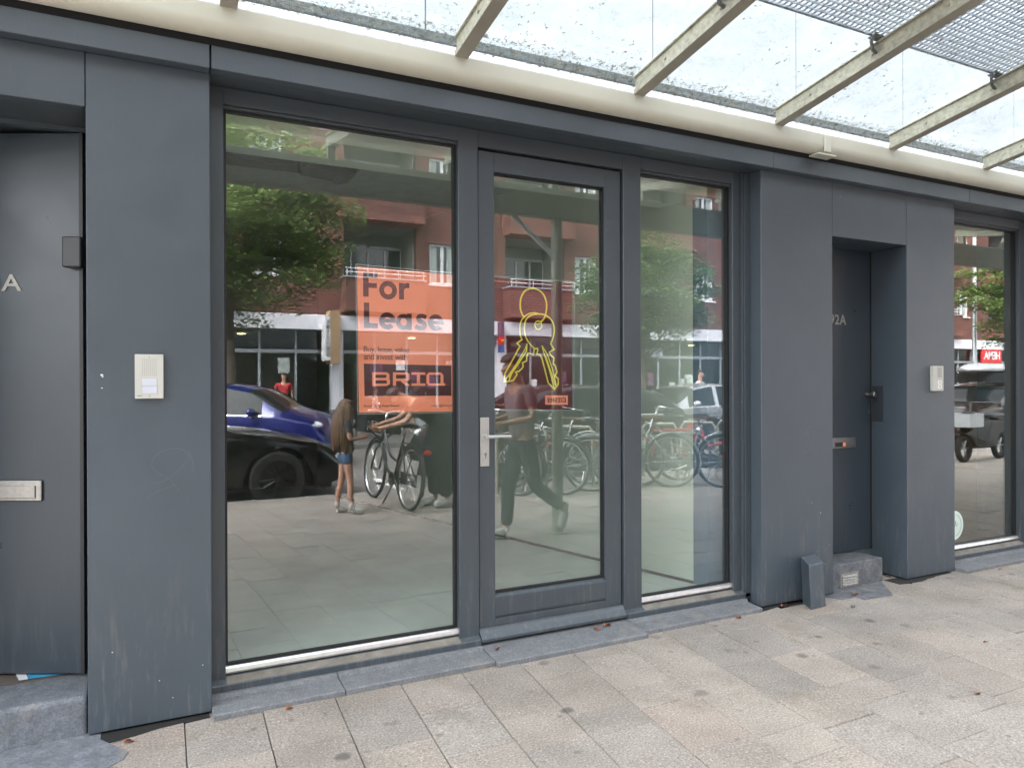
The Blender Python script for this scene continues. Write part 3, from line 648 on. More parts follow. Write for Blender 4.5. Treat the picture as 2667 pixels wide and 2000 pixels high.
# cable tray and hung ceiling unit inside
ct = MB(); ct.box(-.1, 1.17, 4.62, 4.78, 2.745, 2.757).box(-.1, 1.17, 4.62, 4.624, 2.757, 2.815).box(-.1, 1.17, 4.776, 4.78, 2.757, 2.815)
for i in range(26): ct.box(-.08+i*.048, -.056+i*.048, 4.618, 4.626, 2.815, 2.827)
for x in (.2, .95): ct.tube([(x, 4.70, 2.815), (x, 4.70, 2.99)], .005, 6)
ct.build('cable_tray', 'black', B)
cb = MB(); cb.extr([(.86, 2.69), (.92, 2.742), (1.22, 2.742), (1.17, 2.72), (1.16, 2.68), (1.08, 2.655), (1.06, 2.675)], 'xz', 4.4, 4.62); cb.tube([(.85, 4.55, 2.68), (.85, 4.55, 2.76)], .012, 6); cb.build('ceiling_unit', 'black', B)

# ---- neighbouring shop interior
ipart('shop_floor', MB().box(5.3, 11, 3.57, 9, .02, .10), 'darkfloor')
ipart('shop_ceiling', MB().box(5.3, 11, 3.56, 9, 2.95, 3.0), 'warmceil')
ipart('partition_wall', MB().box(5.2, 5.3, 3.57, 9, 0, 2.98), 'iwall')
ipart('partition_wall', MB().box(5.3, 11.05, 9, 9.1, 0, 2.98), 'warmceil'); ipart('partition_wall', MB().box(10.95, 11.05, 3.57, 9.05, 0, 2.98), 'warmceil')
MB().tube([(8.3, 4.66, 2.93), (8.3, 4.66, 2.9)], .09, 20).build('ceiling_lamp', 'warmlamp', B)
ipart('partition_wall', MB().box(8.75, 8.85, 3.57, 4.86, .101, 2.949), 'tan')
ipart('wall_rail', MB().box(8.73, 8.748, 3.6, 4.86, 1.22, 1.25), 'black')

# ------------------------------------------------------------------ intercoms
ic = wthing('intercom', 'pale door intercom with a perforated speaker on the wide left pillar', 'intercom', (.017, P, 1.34))
MB().box(-.0355, .069, P-.022, P-.0005, 1.342, 1.522).build('casing', 'intercom', ic, bevel=.0015)
sp = MB()
for i in range(8):
    for j in range(9): sp.tube([(-.0075+i*.00705, P-.0222, 1.4385+j*.0078), (-.0075+i*.00705, P-.0226, 1.4385+j*.0078)], .0012, 6)
sp.build('speaker_holes', 'dark', ic)
for z0 in (1.3635, 1.3955): MB().box(-.009, .044, P-.0232, P-.0221, z0, z0+.029).build('name_plate', 'label', ic)
MB().box(-.0105, .0455, P-.0226, P-.0221, 1.362, 1.426).build('plate_frame', 'alu', ic)
for z_ in (1.511, 1.352): MB().tube([(.0175, P-.0222, z_), (.0175, P-.0232, z_)], .0016, 8).build('screw', 'dark', ic)
s = MB(); s.box(-.0275, -.010, P-.0223, P-.022, 1.3525, 1.3545); s.build('maker_mark', 'joint', ic)
ic2 = wthing('intercom', 'narrow grey door intercom with two lit buttons on the far right pillar', 'intercom', (5.11, P, 1.33))
MB().box(5.056, 5.168, P-.028, P-.0005, 1.334, 1.513).build('casing', 'intercom', ic2, bevel=.0015)
sp = MB()
for j in range(13): sp.box(5.098, 5.146, P-.0285, P-.0281, 1.432+j*.0055, 1.4335+j*.0055)
sp.build('speaker_slots', 'joint', ic2)
for z0, ch in ((1.3825, '1'), (1.3505, '2')):
    q = MB().box(5.104, 5.144, P-.0292, P-.0281, z0, z0+.027).build('button', 'whitepaint', ic2)
    s = MB().box(5.121, 5.127, P-.0297, P-.0293, z0+.006, z0+.021).build('button_symbol', 'joint', q)

# ------------------------------------------------------------------ guard post at the foot of the pillar
gp = MB(); b0 = [(3.654, 3.181), (3.794, 3.189), (3.858, 3.312), (3.721, 3.304)]; t0 = [(3.677, 3.215), (3.822, 3.230), (3.868, 3.332), (3.728, 3.322)]
gp.add([(x, y, 0.0) for x, y in b0]+[(t0[0][0], t0[0][1], .262), (t0[1][0], t0[1][1], .266), (t0[2][0], t0[2][1], .292), (t0[3][0], t0[3][1], .288)], [(3, 2, 1, 0), (4, 5, 6, 7), (0, 1, 5, 4), (1, 2, 6, 5), (2, 3, 7, 6), (3, 0, 4, 7)])
gpo = gp.build('guard_post', 'paint', None, bevel=.003); tag(gpo, 'short leaning grey metal post against the foot of the right pillar', 'post')

# ------------------------------------------------------------------ posters
PY = 3.5165
po = wthing('poster', 'bright orange For Lease poster taped behind the wide left window', 'poster', (1.18, PY, 1.26))
MB().extr([(.927, 1.972), (.934, 1.258), (1.441, 1.254), (1.441, 1.962)], 'xz', PY+.0012, PY+.0018).build('paper', 'orange', po)
e = MB().ribbon([(.921, 1.98), (.928, 1.252), (1.441, 1.248)], .0022, PY, .001).ribbon([(.921, 1.981), (1.441, 1.970)], .0022, PY, .001); e.build('sleeve_edge', 'sleeve_edge', po)
s = MB(); yb = PY+.0004; dd = .0006
# F
s.extr([(.957, 1.826), (.957, 1.944), (1.029, 1.944), (1.029, 1.920), (.984, 1.920), (.984, 1.895), (1.026, 1.895), (1.026, 1.871), (.984, 1.871), (.984, 1.826)], 'xz', yb, yb+dd)
# L
s.extr([(.960, 1.672), (.960, 1.797), (.987, 1.797), (.987, 1.697), (1.030, 1.697), (1.030, 1.672)], 'xz', yb, yb+dd)
def ring(cx, cz, ro, ri, a0=0, a1=360, n=28, rz=1.0):
    A = arc(cx, cz, ro, a0, a1, n, ro*rz); Bq = arc(cx, cz, ri, a0, a1, n, ri*rz)
    for i in range(n): s.extr([A[i], A[i+1], Bq[i+1], Bq[i]], 'xz', yb, yb+dd)
ring(1.083, 1.8635, .0455, .021)
s.extr([(1.139, 1.821), (1.139, 1.903), (1.165, 1.903), (1.165, 1.821)], 'xz', yb, yb+dd)
s.extr([(1.165, 1.872), (1.165, 1.897), (1.178, 1.905), (1.193, 1.904), (1.193, 1.879), (1.180, 1.880)], 'xz', yb, yb+dd)
def e_(cx):
    ring(cx, 1.711, .0425, .0195, 0, 318); s.extr([(cx-.034, 1.703), (cx-.034, 1.721), (cx+.0425, 1.721), (cx+.0425, 1.703)], 'xz', yb, yb+dd)
e_(1.079)
ring(1.163, 1.7085, .040, .0185); s.extr([(1.180, 1.668), (1.180, 1.752), (1.205, 1.752), (1.205, 1.668)], 'xz', yb, yb+dd)
s.ribbon(smooth_path([(1.277, 1.738), (1.262, 1.743), (1.246, 1.740), (1.240, 1.729), (1.247, 1.718), (1.262, 1.711), (1.272, 1.703), (1.273, 1.690), (1.262, 1.681), (1.246, 1.680), (1.230, 1.686)], 5), .0215, yb, dd)
e_(1.335)
s.build('headline_lettering', 'ink', po)
s = MB(); text_mesh(s, 'Buy, lease, value', .232, .034, .959, 1.548, yb, .0, dd, spacing=.92); text_mesh(s, 'and invest with', .222, .030, .959, 1.518, yb, .0, dd, spacing=.92); s.build('small_lettering', 'ink', po)
s = MB(); s.extr([(.959, 1.498), (.962, 1.339), (1.420, 1.336), (1.418, 1.492)], 'xz', yb+.0001, yb+dd); s.build('logo_block', 'ink', po)
def briq(s, x, z, W, Hh, y, d):
    """the wide square logo letters, fitted to W x Hh"""
    U = W/4.05; t = Hh*.2
    def b(u0, u1, v0, v1): s.extr([(x+u0*U, z+v0*Hh), (x+u1*U, z+v0*Hh), (x+u1*U, z+v1*Hh), (x+u0*U, z+v1*Hh)], 'xz', y, y+d)
    tu = t/U
    b(0, tu*1.15, 0, 1); b(tu, .8, 0, .18); b(tu, .8, .41, .59); b(tu, .78, .82, 1)
    s.extr([(x+.76*U, z+.59*Hh), (x+.80*U, z+.41*Hh), (x+.92*U, z+.5*Hh), (x+.93*U, z+.86*Hh), (x+.78*U, z+Hh), (x+.76*U, z+.82*Hh)], 'xz', y, y+d)
    s.extr([(x+.78*U, z), (x+.95*U, z+.14*Hh), (x+.96*U, z+.44*Hh), (x+.80*U, z+.58*Hh), (x+.78*U, z+.4*Hh), (x+.80*U, z+.18*Hh)], 'xz', y, y+d)
    o = 1.12; b(o, o+tu*1.15, 0, 1); b(o+tu, o+.78, .36, .54); b(o+tu, o+.78, .82, 1)
    s.extr([(x+(o+.74)*U, z+.36*Hh), (x+(o+.80)*U, z+.36*Hh), (x+(o+.92)*U, z+.48*Hh), (x+(o+.92)*U, z+.88*Hh), (x+(o+.78)*U, z+Hh), (x+(o+.74)*U, z+.9*Hh)], 'xz', y, y+d)
    s.extr([(x+(o+.42)*U, z+.36*Hh), (x+(o+.70)*U, z), (x+(o+.95)*U, z), (x+(o+.66)*U, z+.37*Hh)], 'xz', y, y+d)
    o = 2.14; b(o, o+.78, 0, .18); b(o, o+.78, .82, 1); b(o+.39-tu*.6, o+.39+tu*.6, .18, .82)
    o = 2.98; b(o+.12, o+.86, .82, 1); b(o+.12, o+1.07, 0, .18)
    s.extr([(x+o*U, z+.2*Hh), (x+(o+.14)*U, z), (x+(o+tu*1.15)*U, z+.18*Hh), (x+(o+tu*1.15)*U, z+.82*Hh), (x+(o+.14)*U, z+Hh), (x+o*U, z+.8*Hh)], 'xz', y, y+d)
    s.extr([(x+(o+.98)*U, z+.18*Hh), (x+(o+.98-tu*1.15)*U, z+.12*Hh), (x+(o+.98-tu*1.15)*U, z+.82*Hh), (x+(o+.84)*U, z+Hh), (x+(o+.98)*U, z+.8*Hh)], 'xz', y, y+d)
s = MB(); briq(s, 1.000, 1.388, .383, .068, yb-.0018, .0009); s.build('logo_letters', 'orange', po)
text_mesh(MB(), 'Rethinking Real Estate', .180, .0135, .959, 1.282, yb, .004, dd).build('footer_lettering', 'ink', po); text_mesh(MB(), 'retail@briq.nl', .112, .0150, 1.310, 1.2775, yb, .004, dd).build('address_lettering', 'ink', po)

p2 = wthing('poster', 'see-through maroon poster with yellow keys drawn in outline, on the glass door', 'poster', (1.9, PY, 1.25))
film, tb, bb = nodes('maroon_film'); fo = tb.nodes['Material Output']
tr = N(tb, 'ShaderNodeBsdfTransparent'); tr.inputs[0].default_value = (.45, .12, .12, 1); mx = N(tb, 'ShaderNodeMixShader'); mx.inputs[0].default_value = .8
bb.inputs['Base Color'].default_value = (.10, .014, .016, 1); bb.inputs['Roughness'].default_value = .5
L(tb, tr.outputs[0], mx.inputs[1]); L(tb, bb.outputs[0], mx.inputs[2]); L(tb, mx.outputs[0], fo.inputs[0])
MB().extr([(1.652, 1.962), (1.652, 1.262), (2.152, 1.248), (2.150, 1.962)], 'xz', PY+.0012, PY+.0018).build('film', film, p2)
e = MB().ribbon([(1.652, 1.9700), (2.166, 1.9700), (2.160, 1.246), (1.652, 1.256)], .0022, PY, .001); e.build('sleeve_edge', 'sleeve_edge', p2)
KEYS = {
    'ring': [(1.8435, 1.759), (1.8258, 1.7945), (1.8234, 1.8396), (1.8337, 1.8763), (1.8569, 1.9048), (1.8956, 1.9169), (1.9345, 1.9113), (1.9659, 1.89), (1.9842, 1.8518), (1.9867, 1.8151), (1.9786, 1.7733), (1.9654, 1.7498), (1.947, 1.7354)],
    'bow1': [(1.9099, 1.5879), (1.8815, 1.6147), (1.8584, 1.646), (1.8483, 1.6866), (1.8484, 1.7138), (1.8562, 1.7413), (1.8821, 1.7673), (1.9236, 1.778), (1.9655, 1.7783), (2.0024, 1.7627), (2.0262, 1.7358), (2.0357, 1.6967), (2.0286, 1.6549), (2.0125, 1.6175)],
    'bow2': [(1.8328, 1.6363), (1.8217, 1.6632), (1.8203, 1.7039), (1.8255, 1.7312), (1.8461, 1.7591), (1.877, 1.7784), (1.9132, 1.7845), (1.934, 1.7807)],
    'hole': [(1.947, 1.7354), (1.9339, 1.7404), (1.9193, 1.7344), (1.913, 1.7205), (1.9171, 1.7046), (1.9311, 1.6945), (1.9484, 1.6996), (1.9558, 1.7127), (1.9522, 1.7287), (1.947, 1.7354)],
    'hole2': [(1.9234, 1.7217), (1.9443, 1.7284), (1.9559, 1.7357)],
    'bladeL': [(1.8328, 1.6363), (1.8022, 1.6153), (1.8199, 1.5998), (1.7791, 1.5315), (1.7262, 1.4481), (1.7245, 1.4079), (1.751, 1.4092), (1.7787, 1.4145), (1.7914, 1.4325), (1.8016, 1.4461), (1.794, 1.4596), (1.8143, 1.4642), (1.8348, 1.4824), (1.8399, 1.4937), (1.8349, 1.5096), (1.8605, 1.5211), (1.8617, 1.5461), (1.87, 1.5645), (1.902, 1.5558), (1.9099, 1.5879)],
    'grooveL': [(1.8635, 1.6121), (1.8531, 1.5869), (1.7992, 1.5047), (1.7436, 1.4325), (1.7285, 1.4146)],
    'grooveL2': [(1.8635, 1.6121), (1.8607, 1.5757), (1.8145, 1.5094), (1.7687, 1.4505), (1.751, 1.4101)],
    'grooveL3': [(1.8607, 1.5757), (1.7789, 1.4708), (1.7536, 1.4325)],
    'bladeR': [(1.9099, 1.5879), (1.9281, 1.5905), (1.9307, 1.5814), (1.9243, 1.5571), (1.9436, 1.5564), (1.9567, 1.5337), (1.9749, 1.4741), (1.9957, 1.4004), (2.0355, 1.3655), (2.0597, 1.3932), (2.0598, 1.4234), (2.0384, 1.4396), (2.0519, 1.4605), (2.0413, 1.4953), (2.028, 1.5067), (2.0324, 1.5392), (2.0096, 1.5574), (2.0043, 1.5712), (2.0337, 1.5865), (2.0125, 1.6175)],
    'grooveR': [(1.9569, 1.6048), (1.9699, 1.5614), (2.0013, 1.4788), (2.0355, 1.3678)],
    'grooveR2': [(1.9569, 1.6048), (1.991, 1.5571), (2.0226, 1.4789), (2.0463, 1.3863)],
    'grooveR3': [(1.9804, 1.5478), (2.0119, 1.465), (2.0409, 1.3863)],
}
s = MB(); yk = PY+.0004
for nme, pts in KEYS.items():
    smooth_ = nme in ('ring', 'bow1', 'bow2', 'hole')
    wd = {'ring': .0088, 'hole': .0075, 'hole2': .0055}.get(nme, .0062 if nme.startswith('groove') else .0078)
    s.ribbon(smooth_path(pts, 6) if smooth_ else pts, wd, yk, .0007)
s.build('keys_drawing', 'yellow', p2)
text_mesh(MB(), 'Rethinking Real Estate', .196, .0145, 1.664, 1.937, yk, .004, .0006).build('header_lettering', 'pinkprint', p2); text_mesh(MB(), 'briq.nl', .058, .0165, 1.664, 1.276, yk, .006, .0006).build('address_lettering', 'pinkprint', p2)
MB().extr([(1.976, 1.332), (1.976, 1.281), (2.122, 1.277), (2.122, 1.330)], 'xz', yk, yk+.0007).build('logo_block', 'orange', p2)
s = MB(); briq(s, 1.991, 1.293, .118, .024, yk-.0018, .0009); s.build('logo_letters', 'ink', p2)
# round sticker low on the neighbour's pane
st = wthing('sticker', 'round mint sticker low on the far right shop window', 'sticker', (5.58, 3.5, .17))
MB().extr(arc(5.592, .288, .113, 0, 360, 40)[:-1], 'xz', 3.5035, 3.5045).build('disc', 'mint', st)
s = MB(); s.ribbon(arc(5.592, .288, .085, -75, 75, 24), .0022, 3.5025, .0006); s.ribbon(smooth_path([(5.59, .262), (5.603, .30), (5.607, .322), (5.612, .29), (5.622, .283), (5.632, .30)], 5), .0025, 3.5025, .0006); s.build('line_drawing', 'joint', st)
for q in range(3): pass

# scratched loops on the pillars
def scratch(pts, y):
    s = MB(); s.ribbon(smooth_path(pts, 8), .0009, y, .0004); return s.build('scratch_mark', 'edge', B)
scratch([(.038, .99), (.087, 1.01), (.124, 1.042), (.155, 1.075), (.164, 1.094), (.15, 1.12), (.112, 1.134), (.07, 1.125), (.033, 1.10), (.027, 1.061), (.055, 1.03), (.087, 1.01), (.129, .954)], P-.0005)
scratch([(.005, .933), (.05, .96), (.111, .982)], P-.0005); scratch([(.164, 1.12), (.177, 1.08), (.182, 1.03)], P-.0005)
scratch([(3.80, 1.05), (3.82, 1.11), (3.86, 1.10), (3.875, 1.05), (3.85, .99), (3.80, .95), (3.76, .93)], P-.0005); scratch([(3.81, 1.09), (3.835, 1.0), (3.86, .92)], P-.0005)
scratch([(4.93, .98), (4.97, 1.04), (5.05, 1.09)], P-.0005)
for cx_, cz_, cr_ in ((-.153, 1.438, .0045), (-.150, 1.431, .003), (-.153, 1.386, .0026), (.215, .215, .002), (-.12, .325, .0022), (.05, .18, .002), (.1, .1, .0018), (3.85, .62, .002), (3.93, .55, .003), (3.90, .30, .002), (4.01, .33, .0018), (3.97, .21, .002)):
    MB().sphere((cx_, P-.0004, cz_), cr_, 8, 5, (1.2, .15, .8)).build('paint_chip', 'whitepaint', B)
scratch([(4.98, .74), (5.03, .80), (5.08, .84)], P-.0005)

# ------------------------------------------------------------------ glass canopy
SL = .172
CN = wthing('glass_canopy', 'dirty glass canopy on beige rafters above the shop front', 'canopy', (2.5, 2.2, 2.9))
X0, X1 = -3.9, 11.8
gb = MB(); prof = [(3.20, 2.948)]+[(3.20+.055*(1-math.cos(a)), 2.888-.053*math.sin(a)) for a in [math.pi/2*i/8 for i in range(9)]]+[(3.262, 2.8352), (3.263, 2.948)]
gb.prism(prof, X0, X1); gb.build('gutter_beam', 'beige', CN, smooth='auto')
gbr = MB(); gbr.box(3.80, 3.855, 3.188, 3.1995, 2.84, 2.938).box(3.745, 3.905, 3.19, 3.265, 2.818, 2.829)
gbr.build('gutter_bracket', 'beige', CN, bevel=.003)
def zc(y): return 2.945+SL*(3.2-y)
rx = [.3135+1.035*i for i in range(-4, 12)]
for x in rx:
    r = MB()
    for (dx0, dx1, h0, h1) in ((-.034, .034, 0, .028), (-.022, .014, .0285, .088), (-.034, .024, .0885, .096)):
        r.prism([(3.205, zc(3.205)+h0+.0), (3.205, zc(3.205)+h1), (1.02, zc(1.02)+h1), (1.02, zc(1.02)+h0)], x+dx0, x+dx1)
    ro = r.build('rafter', 'beige_dirty', CN, bevel=.0015, seg=1)
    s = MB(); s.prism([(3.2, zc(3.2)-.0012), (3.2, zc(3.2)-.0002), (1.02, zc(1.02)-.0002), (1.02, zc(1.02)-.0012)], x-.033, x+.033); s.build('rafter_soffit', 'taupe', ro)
    s = MB(); s.box(x-.0345, x+.0345, 3.1985, 3.2, 2.949, 2.962); s.build('rafter_shoe', 'beige', ro)
    for y in (2.95, 2.55, 2.15):
        q = MB().tube([(x-.022, y, zc(y)+.055), (x-.030, y, zc(y)+.055)], .009, 8).build('bolt', 'beige_dirty', ro)
for a, b in zip(rx[:-1], rx[1:]):
    h = .1; g = MB(); g.prism([(3.30, zc(3.30)+h), (3.30, zc(3.30)+h+.008), (.95, zc(.95)+h+.008), (.95, zc(.95)+h)], a+.006, b-.006); g.build('glass_panel', 'canopy', CN)
ob = MB().box(X0, X1, 1.05, 1.16, 2.93, 3.20).build('outer_beam', 'taupe', CN, bevel=.006)
for x in rx: MB().box(x-.03, x+.03, 1.07, 1.13, 3.2005, zc(1.1)+.002).build('beam_bracket', 'taupe', CN)
for x in (-2.8, 3.45, 13.2):
    c = MB().tube([(x, 1.105, 0), (x, 1.105, 2.93)], .052, 24).build('column', 'taupe', CN, smooth='auto')
    MB().tube([(x, 1.105, 0.001), (x, 1.105, .012)], .1, 24).build('base_plate', 'taupe', c)
    b = MB().tube([(x-.47, 1.105, 2.93), (x-.03, 1.105, 2.58)], .022, 12).build('brace', 'whitepaint', CN, smooth='auto')
# steel grating lying on the rafters
gr = thing('steel_grating', 'galvanised steel grating lying over the canopy at the top right', 'grating')
ang = math.atan(SL); bars = MB(); y = 2.52
def zg(y): return zc(y)+.122
while y > 1.60:
    bars.prism([(y, zg(y)), (y, zg(y)+.018), (y-.004, zg(y)+.018), (y-.004, zg(y))], 2.0, 10.4); y -= .036
bars.build('bearing_bars', 'galv', gr)
cr = MB(); x = 2.0
while x < 10.4:
    cr.tube([(x, 2.52, zg(2.52)+.014), (x, 1.604, zg(1.604)+.014)], .0055, 5); x += .033
cr.build('cross_rods', 'galv', gr)
MB().prism([(2.526, zg(2.52)-.004), (2.526, zg(2.52)+.034), (2.521, zg(2.52)+.034), (2.521, zg(2.52)-.004)], 2.0, 10.4).build('edge_flat', 'galv', gr)
for x in rx[5:13]:
    cl = MB(); yy = 2.50; cl.tube([(x-.02, yy+.03, zc(yy)+.04), (x-.05, yy+.03, zc(yy)+.05), (x-.075, yy+.02, zc(yy)+.085), (x-.06, yy, zc(yy)+.125)], .009, 7); cl.box(x-.06, x+.03, yy+.0, yy+.05, zc(yy)+.112, zc(yy)+.121)
    cl.build('grating_clip', 'bluedark', gr)

# ------------------------------------------------------------------ dry leaves and grit
rl = random.Random(5)
def leaf_obj(x, y, z, sz, rz, lab, grp=None, m_='dryleaf'):
    s = MB(); n = 6; pts = []
    for i in range(n+1):
        t = i/n; wv = math.sin(math.pi*t)**.8*.38*sz*(1+.25*math.sin(t*17)); pts.append((t*sz-sz/2, wv, sz*.16*math.sin(t*5)))
    vs = []
    for a, b, c in pts: vs += [(a, -b, c+b*.5), (a, 0, c*.6), (a, b, c+b*.35)]
    vs += [(a, b, c+.0008) for a, b, c in vs[:]]; k = 3*(n+1)
    fs = []
    for i in range(n):
        for j in range(2): q = i*3+j; fs += [(q, q+1, q+4, q+3), (q+k, q+3+k, q+4+k, q+1+k)]
    s.add(vs, fs); s.tube([(sz/2, 0, 0), (sz*.72, .002, .004)], .0008, 4)
    o = s.build('dry_leaf', m_); o.location = (x, y, z+.002); o.rotation_euler = (rl.uniform(-.2, .2), rl.uniform(-.2, .2), rz); tag(o, lab, 'leaf', grp); return o
leaf_obj(4.15, 3.26, .006, .05, .6, 'curled brown leaf on the dark stone before the vent grille')
leaf_obj(3.32, 1.98, .003, .035, .2, 'small orange leaf alone on the open paving at right', None)
leaf_obj(4.02, 2.35, .003, .028, 1.2, 'tiny orange scrap on the stained slab at right', None)
leaf_obj(-.06, 3.22, .004, .04, .3, 'reddish leaf lying under the foot of the wide left pillar')
leaf_obj(3.55, 3.30, .003, .045, .1, 'dry leaf lying at the left foot of the right pillar')
leaf_obj(.55, 3.235, .004, .035, .5, 'rust coloured leaf against the plinth under the wide window')
leaf_obj(3.14, 3.26, .003, .04, .1, 'brown leaf by the plinth under the narrow window')
leaf_obj(2.30, 3.40, .045, .055, .4, 'crumpled leaf on the threshold under the weather board')
leaf_obj(2.22, 3.38, .045, .045, 1.4, 'second crumpled leaf left of its neighbour on the threshold')
leaf_obj(1.60, 3.36, .042, .035, .9, 'torn leaf at the left end of the door threshold')
leaf_obj(5.68, 3.22, .003, .04, .4, 'leaf before the far right shop window')
gt = MB()
for i in range(900):
    x = rl.uniform(.25, 6.4); y = 3.262-abs(rl.gauss(0, .012)); 
    if 3.36 < x < 5.34: 
        x = 3.80+rl.gauss(0, .12); y = 3.16+rl.gauss(0, .05)
    r_ = rl.uniform(.001, .0042); a = rl.uniform(0, 6.28)
    gt.add([(x+r_*math.cos(a+k*2.1), y+r_*math.sin(a+k*2.1)*.8, .0005) for k in range(3)]+[(x, y, r_*1.1)], [(0, 1, 3), (1, 2, 3), (2, 0, 3), (2, 1, 0)])
tag(gt.build('grit', mat('grit_and_leaf_crumbs', (.3, .22, .13), .9, 0, .7, 200)), 'loose grit and leaf crumbs along the plinth', 'grit', kind='stuff')
st = MB().sphere((3.93, 3.10, .008), .012, 8, 6, (1.4, 1, .7)).build('pebble', 'bluedark', None, smooth=True); tag(st, 'dark pebble on the paving beside the guard post', 'pebble')

# ================================================================== across the street
BY = -16.0
def holes_wall(x0, x1, z0, z1, holes, y, th, s=None):
    """wall sheet facing +Y with rectangular openings and their reveals"""
    s = s or MB(); xs = sorted({x0, x1, *[h[0] for h in holes], *[h[1] for h in holes]}); zs = sorted({z0, z1, *[h[2] for h in holes], *[h[3] for h in holes]})
    xs = [x for x in xs if x0 <= x <= x1]; zs = [z for z in zs if z0 <= z <= z1]
    for xa, xb in zip(xs[:-1], xs[1:]):
        for za, zb in zip(zs[:-1], zs[1:]):
            cx_, cz_ = (xa+xb)/2, (za+zb)/2
            if any(h[0] < cx_ < h[1] and h[2] < cz_ < h[3] for h in holes): continue
            s.add([(xa, y, za), (xb, y, za), (xb, y, zb), (xa, y, zb)], [(0, 1, 2, 3)])
    for a, b, c, d in holes:
        s.add([(a, y, c), (b, y, c), (b, y, d), (a, y, d), (a, y-th, c), (b, y-th, c), (b, y-th, d), (a, y-th, d)], [(0, 1, 5, 4), (1, 2, 6, 5), (2, 3, 7, 6), (3, 0, 4, 7)])
    return s
def brick_block(nm, lab, x0, x1, ztop, mods, w0, l0, per, y=BY):
    b = wthing(nm, lab, 'building', ((x0+x1)/2, y-4, 0)); holes = []; wins = []; logs = []
    fl = [(4.72, 6.08), (7.6, 8.95), (10.4, 11.7)]
    for k in mods:
        for za, zb in fl:
            if zb > ztop-.2: continue
            cx = w0+per*k; holes.append((cx-.48, cx+.48, za, zb)); wins.append((cx-.48, cx+.48, za, zb))
            lx = l0+per*k; logs.append((lx-1.2, lx+1.2, za-.05, za+1.85)); holes.append(logs[-1])
    MB.build(holes_wall(x0, x1, 3.5, ztop, holes, y, .25), 'brick_wall', 'brick', b)
    MB().box(x0, x1, y-9, y-1.9, 3.5, ztop-.02).box(x0, x1, y-1.9, y, ztop-.3, ztop-.001).build('roof_block', 'joint', b)
    MB().box(x0-.1, x1+.1, y-9, y+.15, ztop, ztop+.18).build('roof_edge', 'band', b, bevel=.01)
    rw = random.Random(3)
    for a, c, d, e in wins:
        f = MB(); t = .075; yy = y-.12
        f.box(a, c, yy-.05, yy+.03, d, d+t).box(a, c, yy-.05, yy+.03, e-t, e).box(a, a+t, yy-.05, yy+.03, d+t, e-t).box(c-t, c, yy-.05, yy+.03, d+t, e-t).box((a+c)/2-.05, (a+c)/2+.05, yy-.05, yy+.03, d+t, e-t)
        f.box(a-.05, c+.05, y-.1, y+.06, d-.06, d-.001)
        fo = f.build('window', 'whitepaint', b)
        MB().box(a+.01, c-.01, yy-.04, yy-.025, d+.01, e-.01).build('pane', 'darkglass', fo)
        cu = MB()
        for sx in ((a+t, a+t+.22), (c-t-.22, c-t)): cu.box(sx[0], sx[1], yy-.023, yy-.018, d+t, e-t)
        cu.build('curtain', 'curtain', fo)
        MB().box(a-.1, c+.1, y+.002, y+.02, e, e+.11).build('lintel_course', 'brickdark', b)
        if rw.random() < .9: MB().tube([(a+.02, y+.03, d+.42), (c-.02, y+.03, d+.42)], .012, 6).build('window_rail', 'whitepaint', fo)
    for a, c, d, e in logs:
        s = MB(); s.box(a-.0, a+.03, y-1.6, y-.251, d, e).box(c-.03, c, y-1.6, y-.251, d, e).box(a, c, y-1.7, y-1.6, d, e).box(a, c, y-1.6, y-.251, e-.04, e-.001).box(a, c, y-1.6, y-.251, d-.04, d-.001)
        lo = s.build('loggia', 'greyceil', b)
        f = MB(); yy = y-1.58; n = 4; wd = (c-a-.06)/n
        for i in range(n+1): f.box(a+.03+i*wd-.035, a+.03+i*wd+.035, yy, yy+.05, d+.02, e-.45)
        f.box(a+.03, c-.03, yy, yy+.05, e-.55, e-.45).box(a+.03, c-.03, yy, yy+.05, d+.02, d+.1)
        f.build('loggia_frame', 'whitepaint', lo); MB().box(a+.04, c-.04, yy+.01, yy+.02, d+.05, e-.5).build('loggia_pane', 'darkglass', lo)
        pa = MB(); pz0, pz1 = d-1.0, d+.02
        pa.box(a-.1, c+.1, y+.001, y+.62, pz0+.22, pz1); p_ = pa.build('balcony', 'brick', b)
        MB().box(a-.1, c+.1, y+.001, y+.622, pz0, pz0+.2195).build('soldier_course', 'brickdark', p_)
        MB().box(a-.14, c+.14, y+.001, y+.66, pz1+.001, pz1+.05).build('coping', 'greyframe', p_)
        r = MB()
        for h_ in (.18, .3): r.tube([(a-.1, y+.58, pz1+h_), (c+.1, y+.58, pz1+h_)], .014, 6)
        for x in (a-.05, a+.8, c-.8, c+.05): r.tube([(x, y+.58, pz1+.05), (x, y+.58, pz1+.3)], .012, 6)
        r.build('railing', 'whitepaint', p_)
    # ground floor
    MB().box(x0, x1, y-.1, y+.35, 3.06, 3.52).build('fascia_band', 'band', b, bevel=.01)
    MB().box(x0, x1, y-6, y-5.8, 0, 3.05).box(x0, x1, y-5.8, y-.1, 3.0, 3.055).build('ground_floor_back', 'idark', b)
    MB().box(x0, x1, y-5.8, y-.05, .0, .03).build('ground_floor', 'joint', b)
    k = 0; xx = l0-1.45+per*mods[0]
    rr = random.Random(9)
